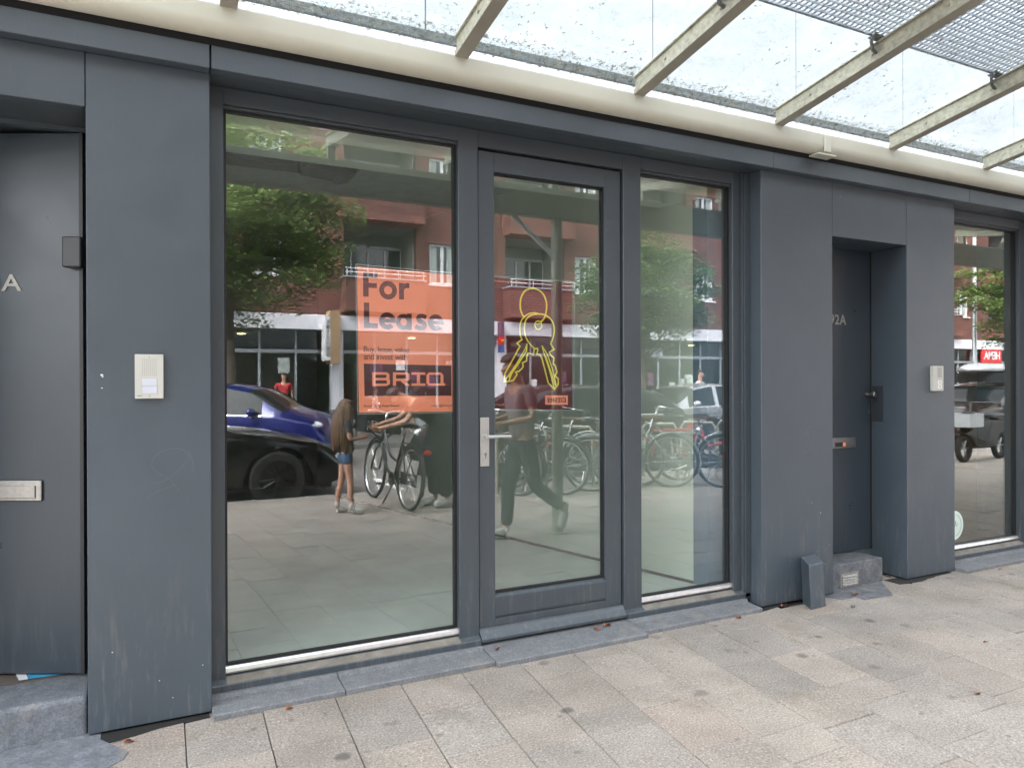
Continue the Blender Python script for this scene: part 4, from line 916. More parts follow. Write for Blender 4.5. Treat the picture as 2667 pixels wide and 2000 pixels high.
    while xx < x1:
        MB().box(xx-.17, xx+.17, y-.3, y+.2, 0, 3.059).build('column', 'band', b)
        f = MB(); a = xx+.17; c = min(xx+per-.17, x1); yy = y-.1; ww = (c-a)
        parts = 5; 
        for i in range(parts+1): q = a+ww*i/parts; f.box(q-.035, q+.035, yy, yy+.08, 0, 3.05)
        f.box(a, c, yy-.005, yy+.085, 2.35, 2.46).box(a, c, yy-.005, yy+.085, 0, .25)
        sf = f.build('shopfront', 'greyframe', b)
        open_ = k == 1
        for i in range(parts):
            if open_ and i in (2, 3): 
                MB().box(a+ww*i/parts+.035, a+ww*(i+1)/parts-.035, yy+.02, yy+.03, 2.46, 3.05).build('pane', 'shopglass', sf); continue
            MB().box(a+ww*i/parts+.035, a+ww*(i+1)/parts-.035, yy+.02, yy+.03, .25, 3.05).build('pane', 'shopglass', sf)
        for i in range(2):
            lx = a+rr.uniform(.5, ww-.5); MB().tube([(lx, y-1.2, 2.98), (lx, y-1.2, 2.96)], .13, 12).build('ceiling_lamp', 'warmlamp', b)
        for i in range(7):
            sx = a+rr.uniform(.2, ww-.9); sz = rr.uniform(.4, 1.5); MB().box(sx, sx+rr.uniform(.4, 1.1), y-rr.uniform(1.2, 2.4), y-1.0, .03, .03+sz).build('shop_display', rr.choice(['wood', 'whitecloth', 'redcloth', 'curtain', 'card', 'black', 'navy', 'khaki']), b)
        for i in range(4):
            sx = a+rr.uniform(.2, ww-.6); sz = rr.uniform(1.0, 1.9); MB().box(sx, sx+rr.uniform(.25, .45), y-.072, y-.066, sz, sz+rr.uniform(.3, .55)).build('window_notice', rr.choice(['whitepaint', 'curtain', 'tan', 'purple']), sf)
        k += 1; xx += per
    return b
bb1 = brick_block('brick_building', 'long red brick apartment block with brick balconies over shops, reflected in the glass', -9, 31.5, 12.6, range(-2, 4), 9.0, 6.85, 5.7)
bb2 = brick_block('brick_building', 'brick corner block past the tall lamp post, reflected in the far right window', 33, 56, 10.0, range(0, 4), 37.5, 35.2, 5.7)
# shop signs (the real boards read the right way round; the glass mirrors them)
def sign(lab, x, z, wd, ht, y, board, txt, tm, tw, th, cat='sign', dep=.08):
    s = MB().box(x-wd/2, x+wd/2, y, y+dep, z-ht/2, z+ht/2).build('shop_sign', board); s.location = (0, 0, 0); tag(s, lab, cat)
    t = MB(); text_mesh(t, txt, tw, th, x+tw/2, z-th/2, y+dep+.012, .012, .01, face=1); t.build('lettering', tm, s); return s
sign('red shop board with white lettering beyond the lamp post', 39.4, 2.75, 1.7, .85, BY+.25, 'signred', 'HEMA', 'whitepaint', 1.35, .42)
sign('pale board with purple lettering over double doors', 17.0, 2.62, 2.3, .42, BY+.03, 'greyframe', 'KOPLAZA', 'signpurple', 2.0, .26)
sign('small pink lit sign in a dark shop window', 9.3, 2.1, .5, .22, BY-.05, 'black', 'OPEN', 'pinkcloth', .4, .12)
# wooden pylon sign box on the shop column
ws = wthing('hanging_sign', 'upright wooden sign box with white lettered face on a shop column', 'sign', (5.3, BY+.4, 2.1))
s = MB()
for i in range(7): s.box(5.02+i*.045, 5.02+i*.045+.043, BY+.25, BY+.85, 2.0, 3.62)
s.build('slatted_box', 'wood', ws); s = MB().box(4.87, 5.019, BY+.3, BY+.84, 2.1, 3.45); s.build('light_box', 'whitepaint', ws)
s = MB()
for i, ch in enumerate('KITCHEN'): text_mesh(s, ch, .08, .12, 4.985, 3.22-i*.165, BY+.85, .01, .006, face=1)
s.build('lettering', 'joint', ws)
# banner pole sign
bn = wthing('banner_sign', 'tall purple and red banner on the shop front by the white column', 'sign', (10.75, BY+.3, 2))
MB().box(10.86, 11.0, BY+.36, BY+.6, 3.0, 3.5).build('purple_panel', 'purple', bn); MB().box(10.86, 11.0, BY+.36, BY+.6, 2.72, 2.995).build('red_panel', 'signred', bn); MB().box(10.86, 11.0, BY+.36, BY+.6, 2.45, 2.715).build('blue_panel', 'signblue', bn)
s = MB(); text_mesh(s, 'menu', .11, .06, 10.985, 2.83, BY+.61, .01, .006, face=1); s.build('lettering', 'yellow', bn)

# ------------------------------------------------------------------ trees
def tree(lab, x, y, h, rad, zc0, trunk_r, nleaf, seed, lm='leaf', lean=0, grp='street trees', z0=-.0):
    rn = random.Random(seed); t = wthing('street_tree', lab, 'tree', (x, y, z0), grp)
    tb = MB(); top = zc0+.25*(h-zc0)
    tb.tube([(x, y, z0-.1), (x+.02, y, z0+.4), (x+.03+lean*.4, y, zc0*.6), (x+lean, y, top)], [trunk_r*1.35, trunk_r*1.05, trunk_r*.95, trunk_r*.6], 12)
    tips = []
    for i in range(15):
        a = rn.uniform(0, 6.283); zz = zc0*.82+rn.random()*(h-zc0)*.35; el = rn.uniform(.15, 1.1); ln = rad*rn.uniform(.65, 1.0)
        p0 = Vector((x+lean*.9, y, zz)); d = Vector((math.cos(a)*math.cos(el), math.sin(a)*math.cos(el), math.sin(el)))
        p1 = p0+d*ln*.5+Vector((0, 0, .1)); p2 = p0+d*ln+Vector((0, 0, rn.uniform(-.15, .25)))
        tb.tube([p0, p1, p2], [trunk_r*.42, trunk_r*.25, trunk_r*.08], 6)
        for q in range(3):
            p3 = p1+(p2-p1)*rn.random()+Vector((rn.uniform(-1, 1), rn.uniform(-1, 1), rn.uniform(-.3, .8)))*rad*.33; tb.tube([p1+(p2-p1)*.3, p3], [trunk_r*.14, trunk_r*.04], 5); tips.append(p3)
        tips.append(p2)
    tb.build('trunk', 'bark', t)
    # foliage: flat sprays of leaves layered round branch tips
    vs = []; fs = []; cz = (h+zc0)/2; hz = (h-zc0)/2
    clumps = []
    for i in range(150):
        while True:
            p = Vector((rn.uniform(-1, 1), rn.uniform(-1, 1), rn.uniform(-1, 1)))
            if .35 < p.length < 1.0: break
        prof = 1.0 if p.z < .2 else 1.0-(p.z-.2)*.35
        clumps.append((Vector((x+lean+p.x*rad*prof, y+p.y*rad*prof, cz+p.z*hz)), rn.uniform(.28, .55)*rad*.5))
    clumps += [(p, rad*.2) for p in tips]
    wts = [c[1]**2 for c in clumps]
    for c, r_ in rn.choices(clumps, wts, k=nleaf):
        a = rn.uniform(0, 6.283); rr_ = r_*math.sqrt(rn.random())
        p = c+Vector((math.cos(a)*rr_, math.sin(a)*rr_, rn.gauss(0, r_*.22)-rr_*.25))
        l = rn.uniform(.09, .16); az_ = rn.uniform(0, 6.283); d = Vector((math.cos(az_), math.sin(az_), rn.uniform(-.7, .3))).normalized(); sde = d.cross(Vector((rn.uniform(-.4, .4), rn.uniform(-.4, .4), 1))).normalized()*l*.3
        o = len(vs); vs += [tuple(p-d*l*.5), tuple(p+sde), tuple(p+d*l*.55), tuple(p-sde)]; fs.append((o, o+1, o+2, o+3))
    me = bpy.data.meshes.new('crown'); me.from_pydata(vs, [], fs); me.materials.append(M[lm]); o = bpy.data.objects.new('crown', me); COL.objects.link(o)
    o.parent = t; o.matrix_parent_inverse = Matrix.Translation(-t.location); return t
tree('leafy street tree reflected behind the blue car', 1.7, -10.6, 8.2, 2.6, 2.75, .13, 44000, 1)
tree('loose green tree reflected between the door and the narrow window', 13.2, -10.6, 6.0, 2.0, 2.4, .11, 20000, 2, 'leaf2')
tree('bushy tree reflected in the far right shop window', 26.4, -7.6, 6.3, 1.55, 2.7, .11, 14000, 3)
tree('tree at the left end of the far pavement', -6.5, -11, 7.2, 2.8, 2.9, .16, 14000, 4)

# ------------------------------------------------------------------ cars
def interp(pts, x):
    for (a, b), (c, d) in zip(pts[:-1], pts[1:]):
        if x <= c:
            t = (x-a)/(c-a) if c > a else 0; t = max(0, min(1, t)); t2 = t*t*(3-2*t); return b+(d-b)*(.5*t+.5*t2)
    return pts[-1][1]
def car(lab, paint, Lc, Wc, top, belt, side_gl, ws_, rw_, wheels, rimm, loc, rz, wr=.34, chrome=True, grp=None, nm='parked_car', tilt=0):
    """x runs from tail (0) to nose (Lc); top = roof/bonnet profile; belt = shoulder line"""
    t = thing(nm, lab, 'car', loc, rz, grp); NS = 72; body = MB(); win = MB(); rows = []
    hw = Wc/2
    for i in range(NS+1):
        x = Lc*i/NS; e = min(x, Lc-x); tap = 1-.16*max(0, 1-e/.55)**2-.05*max(0, 1-e/1.4)
        zt = interp(top, x); zb = min(interp(belt, x), zt-.02); zl = .22+.10*max(0, 1-e/.5)
        arch = 0
        for wx in wheels:
            d = abs(x-wx); ra = wr+.055
            if d < ra: arch = max(arch, wr+math.sqrt(ra*ra-d*d)-.01)
        z0 = max(zl, arch); gh = zt-zb; wroof = hw*tap*(1-.20*min(1, gh/.5))
        z1 = max(.36, z0+.005); z2 = max(.60, z0+.012)
        sec = [(hw*tap*.93, z0), (hw*tap*.985, z1), (hw*tap, min(z2, zb-.05)), (hw*tap*.985, zb-.03), (hw*tap*.95, zb), (wroof*1.0, zt-.05*min(1, gh/.3+.2)), (wroof*.93, zt-.015), (wroof*.5, zt+.012), (0, zt+.02)]
        rows.append([(x-Lc/2, y, z) for y, z in sec]+[(x-Lc/2, -y, z) for y, z in sec[-2::-1]])
    n = len(rows[0]); V = [p for r in rows for p in r]; bf = []; wf = []
    for i in range(NS):
        xm = Lc*(i+.5)/NS
        for j in range(n-1):
            jj = min(j, n-2-j); f = (i*n+j, i*n+j+1, (i+1)*n+j+1, (i+1)*n+j); g = False
            if jj == 4 and any(a < xm < b for a, b in side_gl): g = True
            if jj >= 5 and (ws_[0] < xm < ws_[1] or rw_[0] < xm < rw_[1]): g = True
            if jj == 4 and ws_[0]+.32 < xm < ws_[1] and False: g = True
            (wf if g else bf).append(f)
    bf.append(tuple(range(n))); bf.append(tuple(NS*n+j for j in range(n-1, -1, -1)))
    def sub(fs, name, m_, par, smooth=True):
        used = sorted({i for f in fs for i in f}); mp = {u: i for i, u in enumerate(used)}; s = MB(); s.add([V[u] for u in used], [tuple(mp[i] for i in f) for f in fs])
        return s.build(name, m_, par, smooth='auto' if smooth else False)
    bo = sub(bf, 'body', paint, t); sub(wf, 'windows', 'carglass', t)
    MB().box(-Lc/2+.25, Lc/2-.3, -hw*.86, hw*.86, .2, .58).build('underbody', 'black', t)
    # chrome lines, door handles, seams, mirrors
    for sgn in (1, -1):
        if chrome:
            a, b_ = side_gl[0][0], side_gl[-1][1]; pts = [(x-Lc/2, sgn*(hw*.955), interp(belt, x)+.004) for x in [a+(b_-a)*k/10 for k in range(11)]]
            MB().tube(pts, .012, 6).build('trim_strip', 'chrome', bo)
        for a, b_ in side_gl[1:] or side_gl:
            zz = interp(belt, a+.15)-.16; MB().box(a+.04-Lc/2, a+.22-Lc/2, sgn*hw*.985-.012, sgn*hw*.985+.03, zz, zz+.03).build('door_handle', paint if not chrome else 'chrome', bo, bevel=.006)
        mx_ = ws_[0]+.12-Lc/2; s = MB(); s.sphere((mx_, sgn*(hw+.08), interp(belt, ws_[0])+.07), .1, 12, 8, (.7, 1.1, .75)); s.tube([(mx_, sgn*(hw-.07), interp(belt, ws_[0])+.0), (mx_, sgn*(hw+.05), interp(belt, ws_[0])+.04)], .025, 6); s.build('mirror', paint, t, smooth=True)
        hz_ = interp(top, Lc-.25)-.10
        s = MB(); s.sphere((Lc/2-.27, sgn*hw*.76, hz_), .17, 14, 8, (1.05, .62, .42)); s.build('headlight', 'lamp', t, smooth=True)
        s = MB(); s.sphere((-Lc/2+.12, sgn*hw*.78, interp(belt, .2)-.08), .15, 12, 8, (.8, .8, .6)); s.build('tail_light', 'redlamp', t, smooth=True)
        for wx in wheels:
            for xs_ in (side_gl[-1][0],): pass
    for k in range(1, 4): MB().box(Lc/2-.055, Lc/2-.02+.0, -hw*.5, hw*.5, .33+k*.07, .345+k*.07).build('grille_bar', 'black', t)
    for wx in wheels:
        for sgn in (1, -1):
            yc = sgn*(hw-.13); s = MB(); R0 = wr; 
            prof = [(R0*.68, .11), (R0*.9, .115), (R0*.985, .09), (R0, .04), (R0, -.04), (R0*.985, -.09), (R0*.68, -.11)]
            N_ = 32; vs = []; fs = []
            for a in range(N_):
                an = 2*math.pi*a/N_
                for r_, w_ in prof: vs.append((wx-Lc/2+r_*math.cos(an), yc+w_, wr+r_*math.sin(an)))
            k = len(prof)
            for a in range(N_):
                for j in range(k-1): fs.append((a*k+j, ((a+1) % N_)*k+j, ((a+1) % N_)*k+j+1, a*k+j+1))
            s.add(vs, fs); wo = s.build('wheel', 'tyre', t, smooth='auto')
            s = MB(); yo = yc+sgn*.085
            s.tube([(wx-Lc/2+math.cos(q)*R0*.66, yo, wr+math.sin(q)*R0*.66) for q in [2*math.pi*z/28 for z in range(28)]], .018, 6, True)
            for q in range(10):
                an = 2*math.pi*q/10+(.1 if q % 2 else -.1); s.tube([(wx-Lc/2+.03*math.cos(an), yo-sgn*.01, wr+.03*math.sin(an)), (wx-Lc/2+math.cos(an)*R0*.65, yo, wr+math.sin(an)*R0*.65)], [.02, .013], 5)
            s.tube([(wx-Lc/2, yo-sgn*.02, wr), (wx-Lc/2, yo+sgn*.02, wr)], .045, 12)
            s.build('rim', rimm, wo)
            MB().tube([(wx-Lc/2, yc+sgn*.02, wr), (wx-Lc/2, yc+sgn*.05, wr)], R0*.66, 24).build('brake_disc', 'black', wo)
    return t
suv_top = [(0, .62), (.06, .95), (.3, 1.10), (.75, 1.38), (1.3, 1.45), (2.2, 1.47), (2.75, 1.40), (3.45, 1.03), (3.7, .98), (4.2, .88), (4.45, .74), (4.55, .5)]
suv_belt = [(0, .6), (.3, .98), (1.2, 1.0), (2.6, .96), (3.4, .93), (4.2, .83), (4.55, .48)]
hat_top = [(0, .62), (.06, .95), (.3, 1.15), (.75, 1.42), (1.4, 1.5), (2.5, 1.5), (3.0, 1.42), (3.68, 1.05), (3.82, 1.0), (4.12, .9), (4.3, .74), (4.38, .5)]
hat_belt = [(0, .6), (.3, 1.0), (1.2, 1.0), (2.6, .97), (3.5, .95), (4.1, .84), (4.38, .48)]
car('blue hatchback car in the road, reflected behind the black car', 'carblue', 4.38, 1.85, hat_top, hat_belt, [(.75, 1.35), (1.42, 2.25), (2.35, 3.3)], (3.02, 3.66), (.3, .72), (.8, 3.52), 'rim', (1.2, -7.3, -.11), R(27))
low_top = [(0, .6), (.08, .86), (.6, .98), (1.3, 1.22), (2.1, 1.30), (2.6, 1.25), (3.35, .93), (3.6, .91), (4.2, .80), (4.6, .66), (4.75, .42)]
low_belt = [(0, .58), (.4, .90), (1.4, .94), (2.7, .90), (3.4, .87), (4.2, .75), (4.75, .4)]
car('black sports saloon parked at the kerb, reflected low in the wide window', 'carblack', 4.75, 1.93, low_top, low_belt, [(1.1, 1.9), (2.0, 2.95)], (2.62, 3.32), (.65, 1.25), (.95, 3.78), 'rimdark', (.05, -3.16, -.11), 0, wr=.345, chrome=False)
car('silver car reflected in the narrow window', 'carsilver', 4.3, 1.78, suv_top[:-2]+[(4.2, .7), (4.3, .5)], suv_belt[:-1]+[(4.3, .48)], [(.75, 1.35), (1.42, 2.15), (2.25, 3.05)], (2.80, 3.42), (.3, .72), (.85, 3.45), 'rim', (12.1, -7.0, -.11), R(180), chrome=False)
car('dark estate car behind the bicycle rack, reflected in the door', 'carblack', 4.55, 1.85, suv_top, suv_belt, [(.75, 1.35), (1.42, 2.15), (2.25, 3.05)], (2.80, 3.42), (.3, .72), (.85, 3.62), 'rimdark', (6.0, -3.35, -.11), R(180))
car('black car parked behind the red bicycle', 'carblack', 4.75, 1.93, low_top, low_belt, [(1.1, 1.9), (2.0, 2.95)], (2.62, 3.32), (.65, 1.25), (.95, 3.78), 'rimdark', (11.9, -3.35, -.11), R(180), chrome=False)
cb_ = car('dark brown car with a roof box, reflected in the far right window', 'carbrown', 4.55, 1.85, suv_top, suv_belt, [(.75, 1.35), (1.42, 2.15), (2.25, 3.05)], (2.80, 3.42), (.3, .72), (.85, 3.62), 'rim', (17.9, -3.4, -.11), R(180))
rb = MB(); ns = 16; vs = []; fs = []
for i in range(ns+1):
    x = -1.0+2.0*i/ns; tp = (1-abs(x/1.03)**4)**.5
    for j in range(10): a = math.pi*2*j/10; vs.append((18.0+x, -3.4+.38*tp*math.cos(a), 1.66+(.19 if math.sin(a) > 0 else .06)*tp*math.sin(a)))
for i in range(ns):
    for j in range(10): fs.append((i*10+j, i*10+(j+1) % 10, (i+1)*10+(j+1) % 10, (i+1)*10+j))
fs += [tuple(range(9, -1, -1)), tuple(ns*10+j for j in range(10))]
rbx = wthing('roof_box', 'pale streamlined roof box on the dark brown car', 'roof box', (18.0, -3.4, 1.6)); s = MB(); s.add(vs, fs); s.build('shell', 'carsilver', rbx, smooth=True)
for x in (17.5, 18.5): MB().box(x-.03, x+.03, -4.1, -2.7, 1.38, 1.60).build('roof_bar', 'black', rbx)

# ------------------------------------------------------------------ bicycles
def bike(lab, frame, loc, heading, step=False, basket=False, grp='bicycles parked along the kerb', steer=0, crate=False):
    t = thing('bicycle', lab, 'bicycle', loc, heading, grp); wb = .56; r = .345
    def wheel(cx, st=0):
        s = MB(); N_ = 40; s.tube([(cx+math.cos(q)*r, 0, r+math.sin(q)*r*1.0) for q in [2*math.pi*z/N_ for z in range(N_)]], .018, 7, True); o = s.build('wheel', 'tyre', t, smooth=True)
        s = MB(); s.tube([(cx+math.cos(q)*(r-.025), 0, r+math.sin(q)*(r-.025)) for q in [2*math.pi*z/36 for z in range(36)]], .010, 6, True)
        s.tube([(cx, -.045, r), (cx, .045, r)], .022, 10)
        for q in range(28):
            an = 2*math.pi*q/28; s.tube([(cx+.018*math.cos(an+(.9 if q % 2 else -.9)), .03 if q % 4 < 2 else -.03, r+.018*math.sin(an+(.9 if q % 2 else -.9))), (cx+(r-.03)*math.cos(an), 0, r+(r-.03)*math.sin(an))], .0016, 4)
        s.build('rim', 'alu', o)
        s = MB(); s.tube([(cx+math.cos(R(a))*(r+.04), 0, r+math.sin(R(a))*(r+.04)) for a in (range(35, 215, 12) if cx < 0 else range(20, 185, 12))], .012, 6); s.build('mudguard', frame if frame != 'bikeblack' else 'black', t)
        return o
    wheel(-wb); wheel(wb)
    f = MB(); bbp = (-.08, 0, .29); seat = (-.28, 0, .80); head_t = (.36, 0, .88); head_b = (.40, 0, .68)
    f.tube([bbp, seat], .016, 8); f.tube([head_t, head_b], .02, 8)
    if step: f.tube(smooth_path([head_b, (.2, 0, .42), bbp], 6), .02, 8); f.tube(smooth_path([head_t, (.12, 0, .58), (-.16, 0, .5)], 6), .016, 8)
    else: f.tube([head_b, bbp], .019, 8); f.tube([head_t, (-.255, 0, .74)], .017, 8)
    for sgn in (1, -1): f.tube([bbp, (-wb, sgn*.06, r)], .01, 6); f.tube([(seat[0]+.02, 0, .72), (-wb, sgn*.06, r)], .009, 6); f.tube([head_b, (.45, sgn*.05, .6), (wb, sgn*.055, r)], .012, 6)
    f.build('frame', frame, t, smooth=True)
    h = MB(); h.tube([(.33, 0, .9), (.31, 0, 1.04)], .014, 8)
    for sgn in (1, -1): h.tube(smooth_path([(.31, 0, 1.04), (.34, sgn*.12, 1.07), (.28, sgn*.27, 1.06), (.12, sgn*.30, 1.03)], 5), .012, 7)
    ho = h.build('handlebar', 'chrome', t, smooth=True)
    g = MB()
    for sgn in (1, -1): g.tube([(.20, sgn*.29, 1.042), (.08, sgn*.303, 1.025)], .017, 8)
    g.build('grips', 'black', ho)
    s = MB(); s.tube([(-.28, 0, .80), (-.31, 0, .92)], .013, 8); s.build('seat_post', 'chrome', t)
    s = MB(); s.add([(-.46, -.1, .94), (-.46, .1, .94), (-.34, .09, .95), (-.18, .02, .96), (-.14, 0, .955), (-.18, -.02, .96), (-.34, -.09, .95), (-.46, -.1, .90), (-.46, .1, .90), (-.34, .08, .91), (-.18, .02, .93), (-.14, 0, .93), (-.18, -.02, .93), (-.34, -.08, .91)],
                    [(0, 1, 2, 3, 4, 5, 6), (13, 12, 11, 10, 9, 8, 7)]+[(i, (i+1) % 7+0, (i+1) % 7+7, i+7) for i in range(7)]); s.build('saddle', 'black' if frame != 'bikegrey' else 'rubberbrown', t, bevel=.008)
    s = MB()
    s.tube([(-.95, -.06, .72), (-.4, -.06, .74)], .007, 5).tube([(-.95, .06, .72), (-.4, .06, .74)], .007, 5)
    for x in (-.9, -.75, -.6): s.tube([(x, -.06, .725), (x, .06, .725)], .005, 5)
    for sgn in (1, -1): s.tube([(-.8, sgn*.065, .72), (-wb, sgn*.065, r)], .006, 5)
    s.build('rack', frame, t)
    s = MB(); s.tube([(-.08, -.02, .29), (-.08, -.035, .29)], .085, 20); s.tube([(-.08, -.04, .29), (.07, -.05, .22)], .009, 6).tube([(-.08, .04, .29), (-.23, .05, .36)], .009, 6).box(.04, .12, -.15, -.06, .21, .23).box(-.27, -.19, .06, .15, .35, .37); s.build('crank', 'steel', t)
    MB().box(-.62, -.02, .045, .055, .25, .39).build('chain_guard', 'black', t, bevel=.004)
    s = MB(); s.sphere((-.97, 0, .66), .03, 8, 6, (.5, 1.6, 1)); s.build('rear_light', 'redlamp', t)
    s = MB(); s.tube([(.47, 0, .88), (.42, 0, .88)], [.04, .025], 10); s.build('front_light', 'chrome', t)
    s = MB(); s.tube([(-.1, 0, .27), (-.02, .13, .01)], .009, 6).tube([(-.1, 0, .27), (-.12, -.13, .01)], .009, 6); s.build('stand', 'steel', t)
    if basket or crate:
        b = MB(); x0_, x1_, yw, z0_, z1_ = (.38, .74, .22, .80, 1.03)
        for z in (z0_, z0_+.08, z0_+.16, z1_):
            b.tube([(x0_+.02, -yw+.02, z), (x1_-.02, -yw+.02, z), (x1_, yw, z), (x0_, yw, z)], .006 if z < z1_ else .011, 5, True)
        n = 8
        for i in range(n+1):
            x = x0_+(x1_-x0_)*i/n
            for y in (-yw, yw): b.box(x-.012, x+.012, y-.003, y+.003, z0_, z1_)
            b.box(x-.01, x+.01, -yw, yw, z0_-.003, z0_+.003)
        for i in range(n+1):
            y = -yw+2*yw*i/n
            for x in (x0_, x1_): b.box(x-.003, x+.003, y-.012, y+.012, z0_, z1_)
        b.build('basket', 'black', t)
    t.rotation_euler = (R(-5), 0, heading); return t
A = lambda d: R(d)
bike('bicycle with a black front basket beside the bending woman', 'bikeblack', (2.56, -1.28, 0), A(266), True, True, None)
bike('black bicycle just beyond the bending woman', 'bikeblack', (3.85, -1.55, 0), A(238))
bike('dark bicycle behind the walking man, reflected in the door', 'bikeblack', (4.25, -1.25, 0), A(222), True, crate=True)
bike('bicycle with a pale rear mudguard, reflected right of the walking man', 'bikegrey', (4.75, -1.35, 0), A(225))
bike('black bicycle leaning in the rack, reflected at the right of the door', 'bikeblack', (5.35, -1.6, 0), A(235), True)
bike('blue grey bicycle at the left of the narrow window reflection', 'bikegrey', (5.9, -1.15, 0), A(222), True)
bike('large wheeled grey bicycle, reflected in the middle of the narrow window', 'bikegrey', (6.45, -.75, 0), A(216), True)
bike('red framed bicycle, reflected at the right of the narrow window', 'bikered', (7.35, -1.0, 0), A(30), True)
bike('black bicycle across the road beside the shop column', 'bikeblack', (5.0, -11.6, 0), A(10), False)
rk = wthing('bicycle_rack', 'low dark steel bicycle rack on the pavement edge', 'rack', (5.8, -1.4, 0))
for i in range(7): 
    x = 3.7+i*.72; MB().tube([(x, -1.75, 0), (x, -1.75, .72), (x+.02, -1.7, .8), (x+.25, -1.35, .8), (x+.27, -1.3, .72), (x+.27, -1.3, 0)], .022, 8).build('hoop', 'taupe', rk)
lp = wthing('lamp_post', 'tall pale grey lamp post reflected in the far right window', 'lamp post', (27.1, -9.2, 0))
MB().tube([(27.1, -9.2, 0), (27.1, -9.2, 1.2), (27.1, -9.2, 7.2)], [.1, .09, .06], 14).build('post', 'galv', lp, smooth=True); MB().sphere((27.1, -9.2, 7.3), .22, 14, 8, (1, 1, .6)).build('lamp_head', 'whitepaint', lp, smooth=True)
# delivery moped seen in the far right window
mo = thing('moped', 'delivery moped with a crate on its front, reflected in the far right window', 'moped', (13.35, -.85, 0), R(175))
for x in (-.62, .62):
    s = MB(); s.tube([(x+math.cos(q)*.2, 0, .24+math.sin(q)*.2) for q in [2*math.pi*z/28 for z in range(28)]], .05, 8, True); o = s.build('wheel', 'tyre', mo, smooth=True)
    s = MB(); [s.tube([(x, 0, .24), (x+math.cos(q)*.16, 0, .24+math.sin(q)*.16)], .014, 6) for q in [2*math.pi*z/6 for z in range(6)]]; s.build('rim', 'rim', o)
s = MB(); s.extr([(-.86, .56), (-.75, .70), (-.12, .72), (-.02, .36), (.28, .31), (.40, .88), (.46, .88), (.56, .56), (.78, .50), (.56, .44), (.36, .25), (-.3, .24), (-.42, .46)], 'xz', -.11, .11); s.build('body', 'black', mo, bevel=.03, seg=3)
s = MB(); s.tube([(.42, 0, .85), (.36, 0, 1.02)], .03, 8).tube([(.30, -.33, 1.04), (.38, 0, 1.03), (.30, .33, 1.04)], .014, 6); s.build('handlebar', 'black', mo)
s = MB(); s.box(.45, .9, -.25, .25, .62, .64).box(.45, .46, -.25, .25, .64, .85).box(.89, .9, -.25, .25, .64, .85).box(.46, .89, -.25, -.24, .64, .85).box(.46, .89, .24, .25, .64, .85); s.build('front_crate', 'galv', mo)
s = MB(); s.box(-.85, -.1, -.14, .14, .745, .82); s.build('seat', 'black', mo, bevel=.03, seg=3)

# ------------------------------------------------------------------ people
def skin(name, V, E, m_, parent, root=None, sub=2, smooth=True):
    keys = list(V); idx = {k: i for i, k in enumerate(keys)}
    me = bpy.data.meshes.new(name); me.from_pydata([V[k][:3] for k in keys], [(idx[a], idx[b]) for a, b in E], [])
    o = bpy.data.objects.new(name, me); COL.objects.link(o); me.materials.append(M[m_])
    md = o.modifiers.new('skin', 'SKIN'); md.use_smooth_shade = True
    for k in keys:
        sv = me.skin_vertices[0].data[idx[k]]; q = V[k]; sv.radius = (q[3], q[4] if len(q) > 4 else q[3]); sv.use_root = (k == (root or keys[0]))
    sb = o.modifiers.new('sub', 'SUBSURF'); sb.levels = sub; sb.render_levels = sub
    if parent: o.parent = parent
    return o
def add_hand(V, E, wrist, tag_, d, pn, sc=1.0, curl=.4):
    """palm and five unequal bent fingers; d = pointing direction, pn = palm normal"""
    w_ = Vector(V[wrist][:3]); d = Vector(d).normalized(); pn = Vector(pn); pn = (pn-d*pn.dot(d)).normalized(); sd_ = d.cross(pn)
    pc = w_+d*.05*sc; V[tag_+'palm'] = (*pc, .026*sc, .020*sc); E.append((wrist, tag_+'palm'))
    for i, (off, ln) in enumerate(((-.030, .066), (-.010, .078), (.010, .073), (.029, .058))):
        k0 = pc+d*.042*sc+sd_*off*sc; k1 = k0+(d+pn*curl).normalized()*ln*.5*sc; k2 = k1+(d+pn*curl*2.4).normalized()*ln*.5*sc
        for n_, p, r_ in (('a', k0, .0088), ('b', k1, .0080), ('c', k2, .0066)): V[f'{tag_}{i}{n_}'] = (*p, r_*sc)
        E += [(tag_+'palm', f'{tag_}{i}a'), (f'{tag_}{i}a', f'{tag_}{i}b'), (f'{tag_}{i}b', f'{tag_}{i}c')]
    k0 = pc-d*.015*sc-sd_*.036*sc; k1 = k0+(d-sd_*.5+pn*.5).normalized()*.034*sc; k2 = k1+(d+pn*.4).normalized()*.028*sc
    for n_, p, r_ in (('a', k0, .0105), ('b', k1, .0092), ('c', k2, .0078)): V[f'{tag_}t{n_}'] = (*p, r_*sc)
    E += [(tag_+'palm', tag_+'ta'), (tag_+'ta', tag_+'tb'), (tag_+'tb', tag_+'tc')]
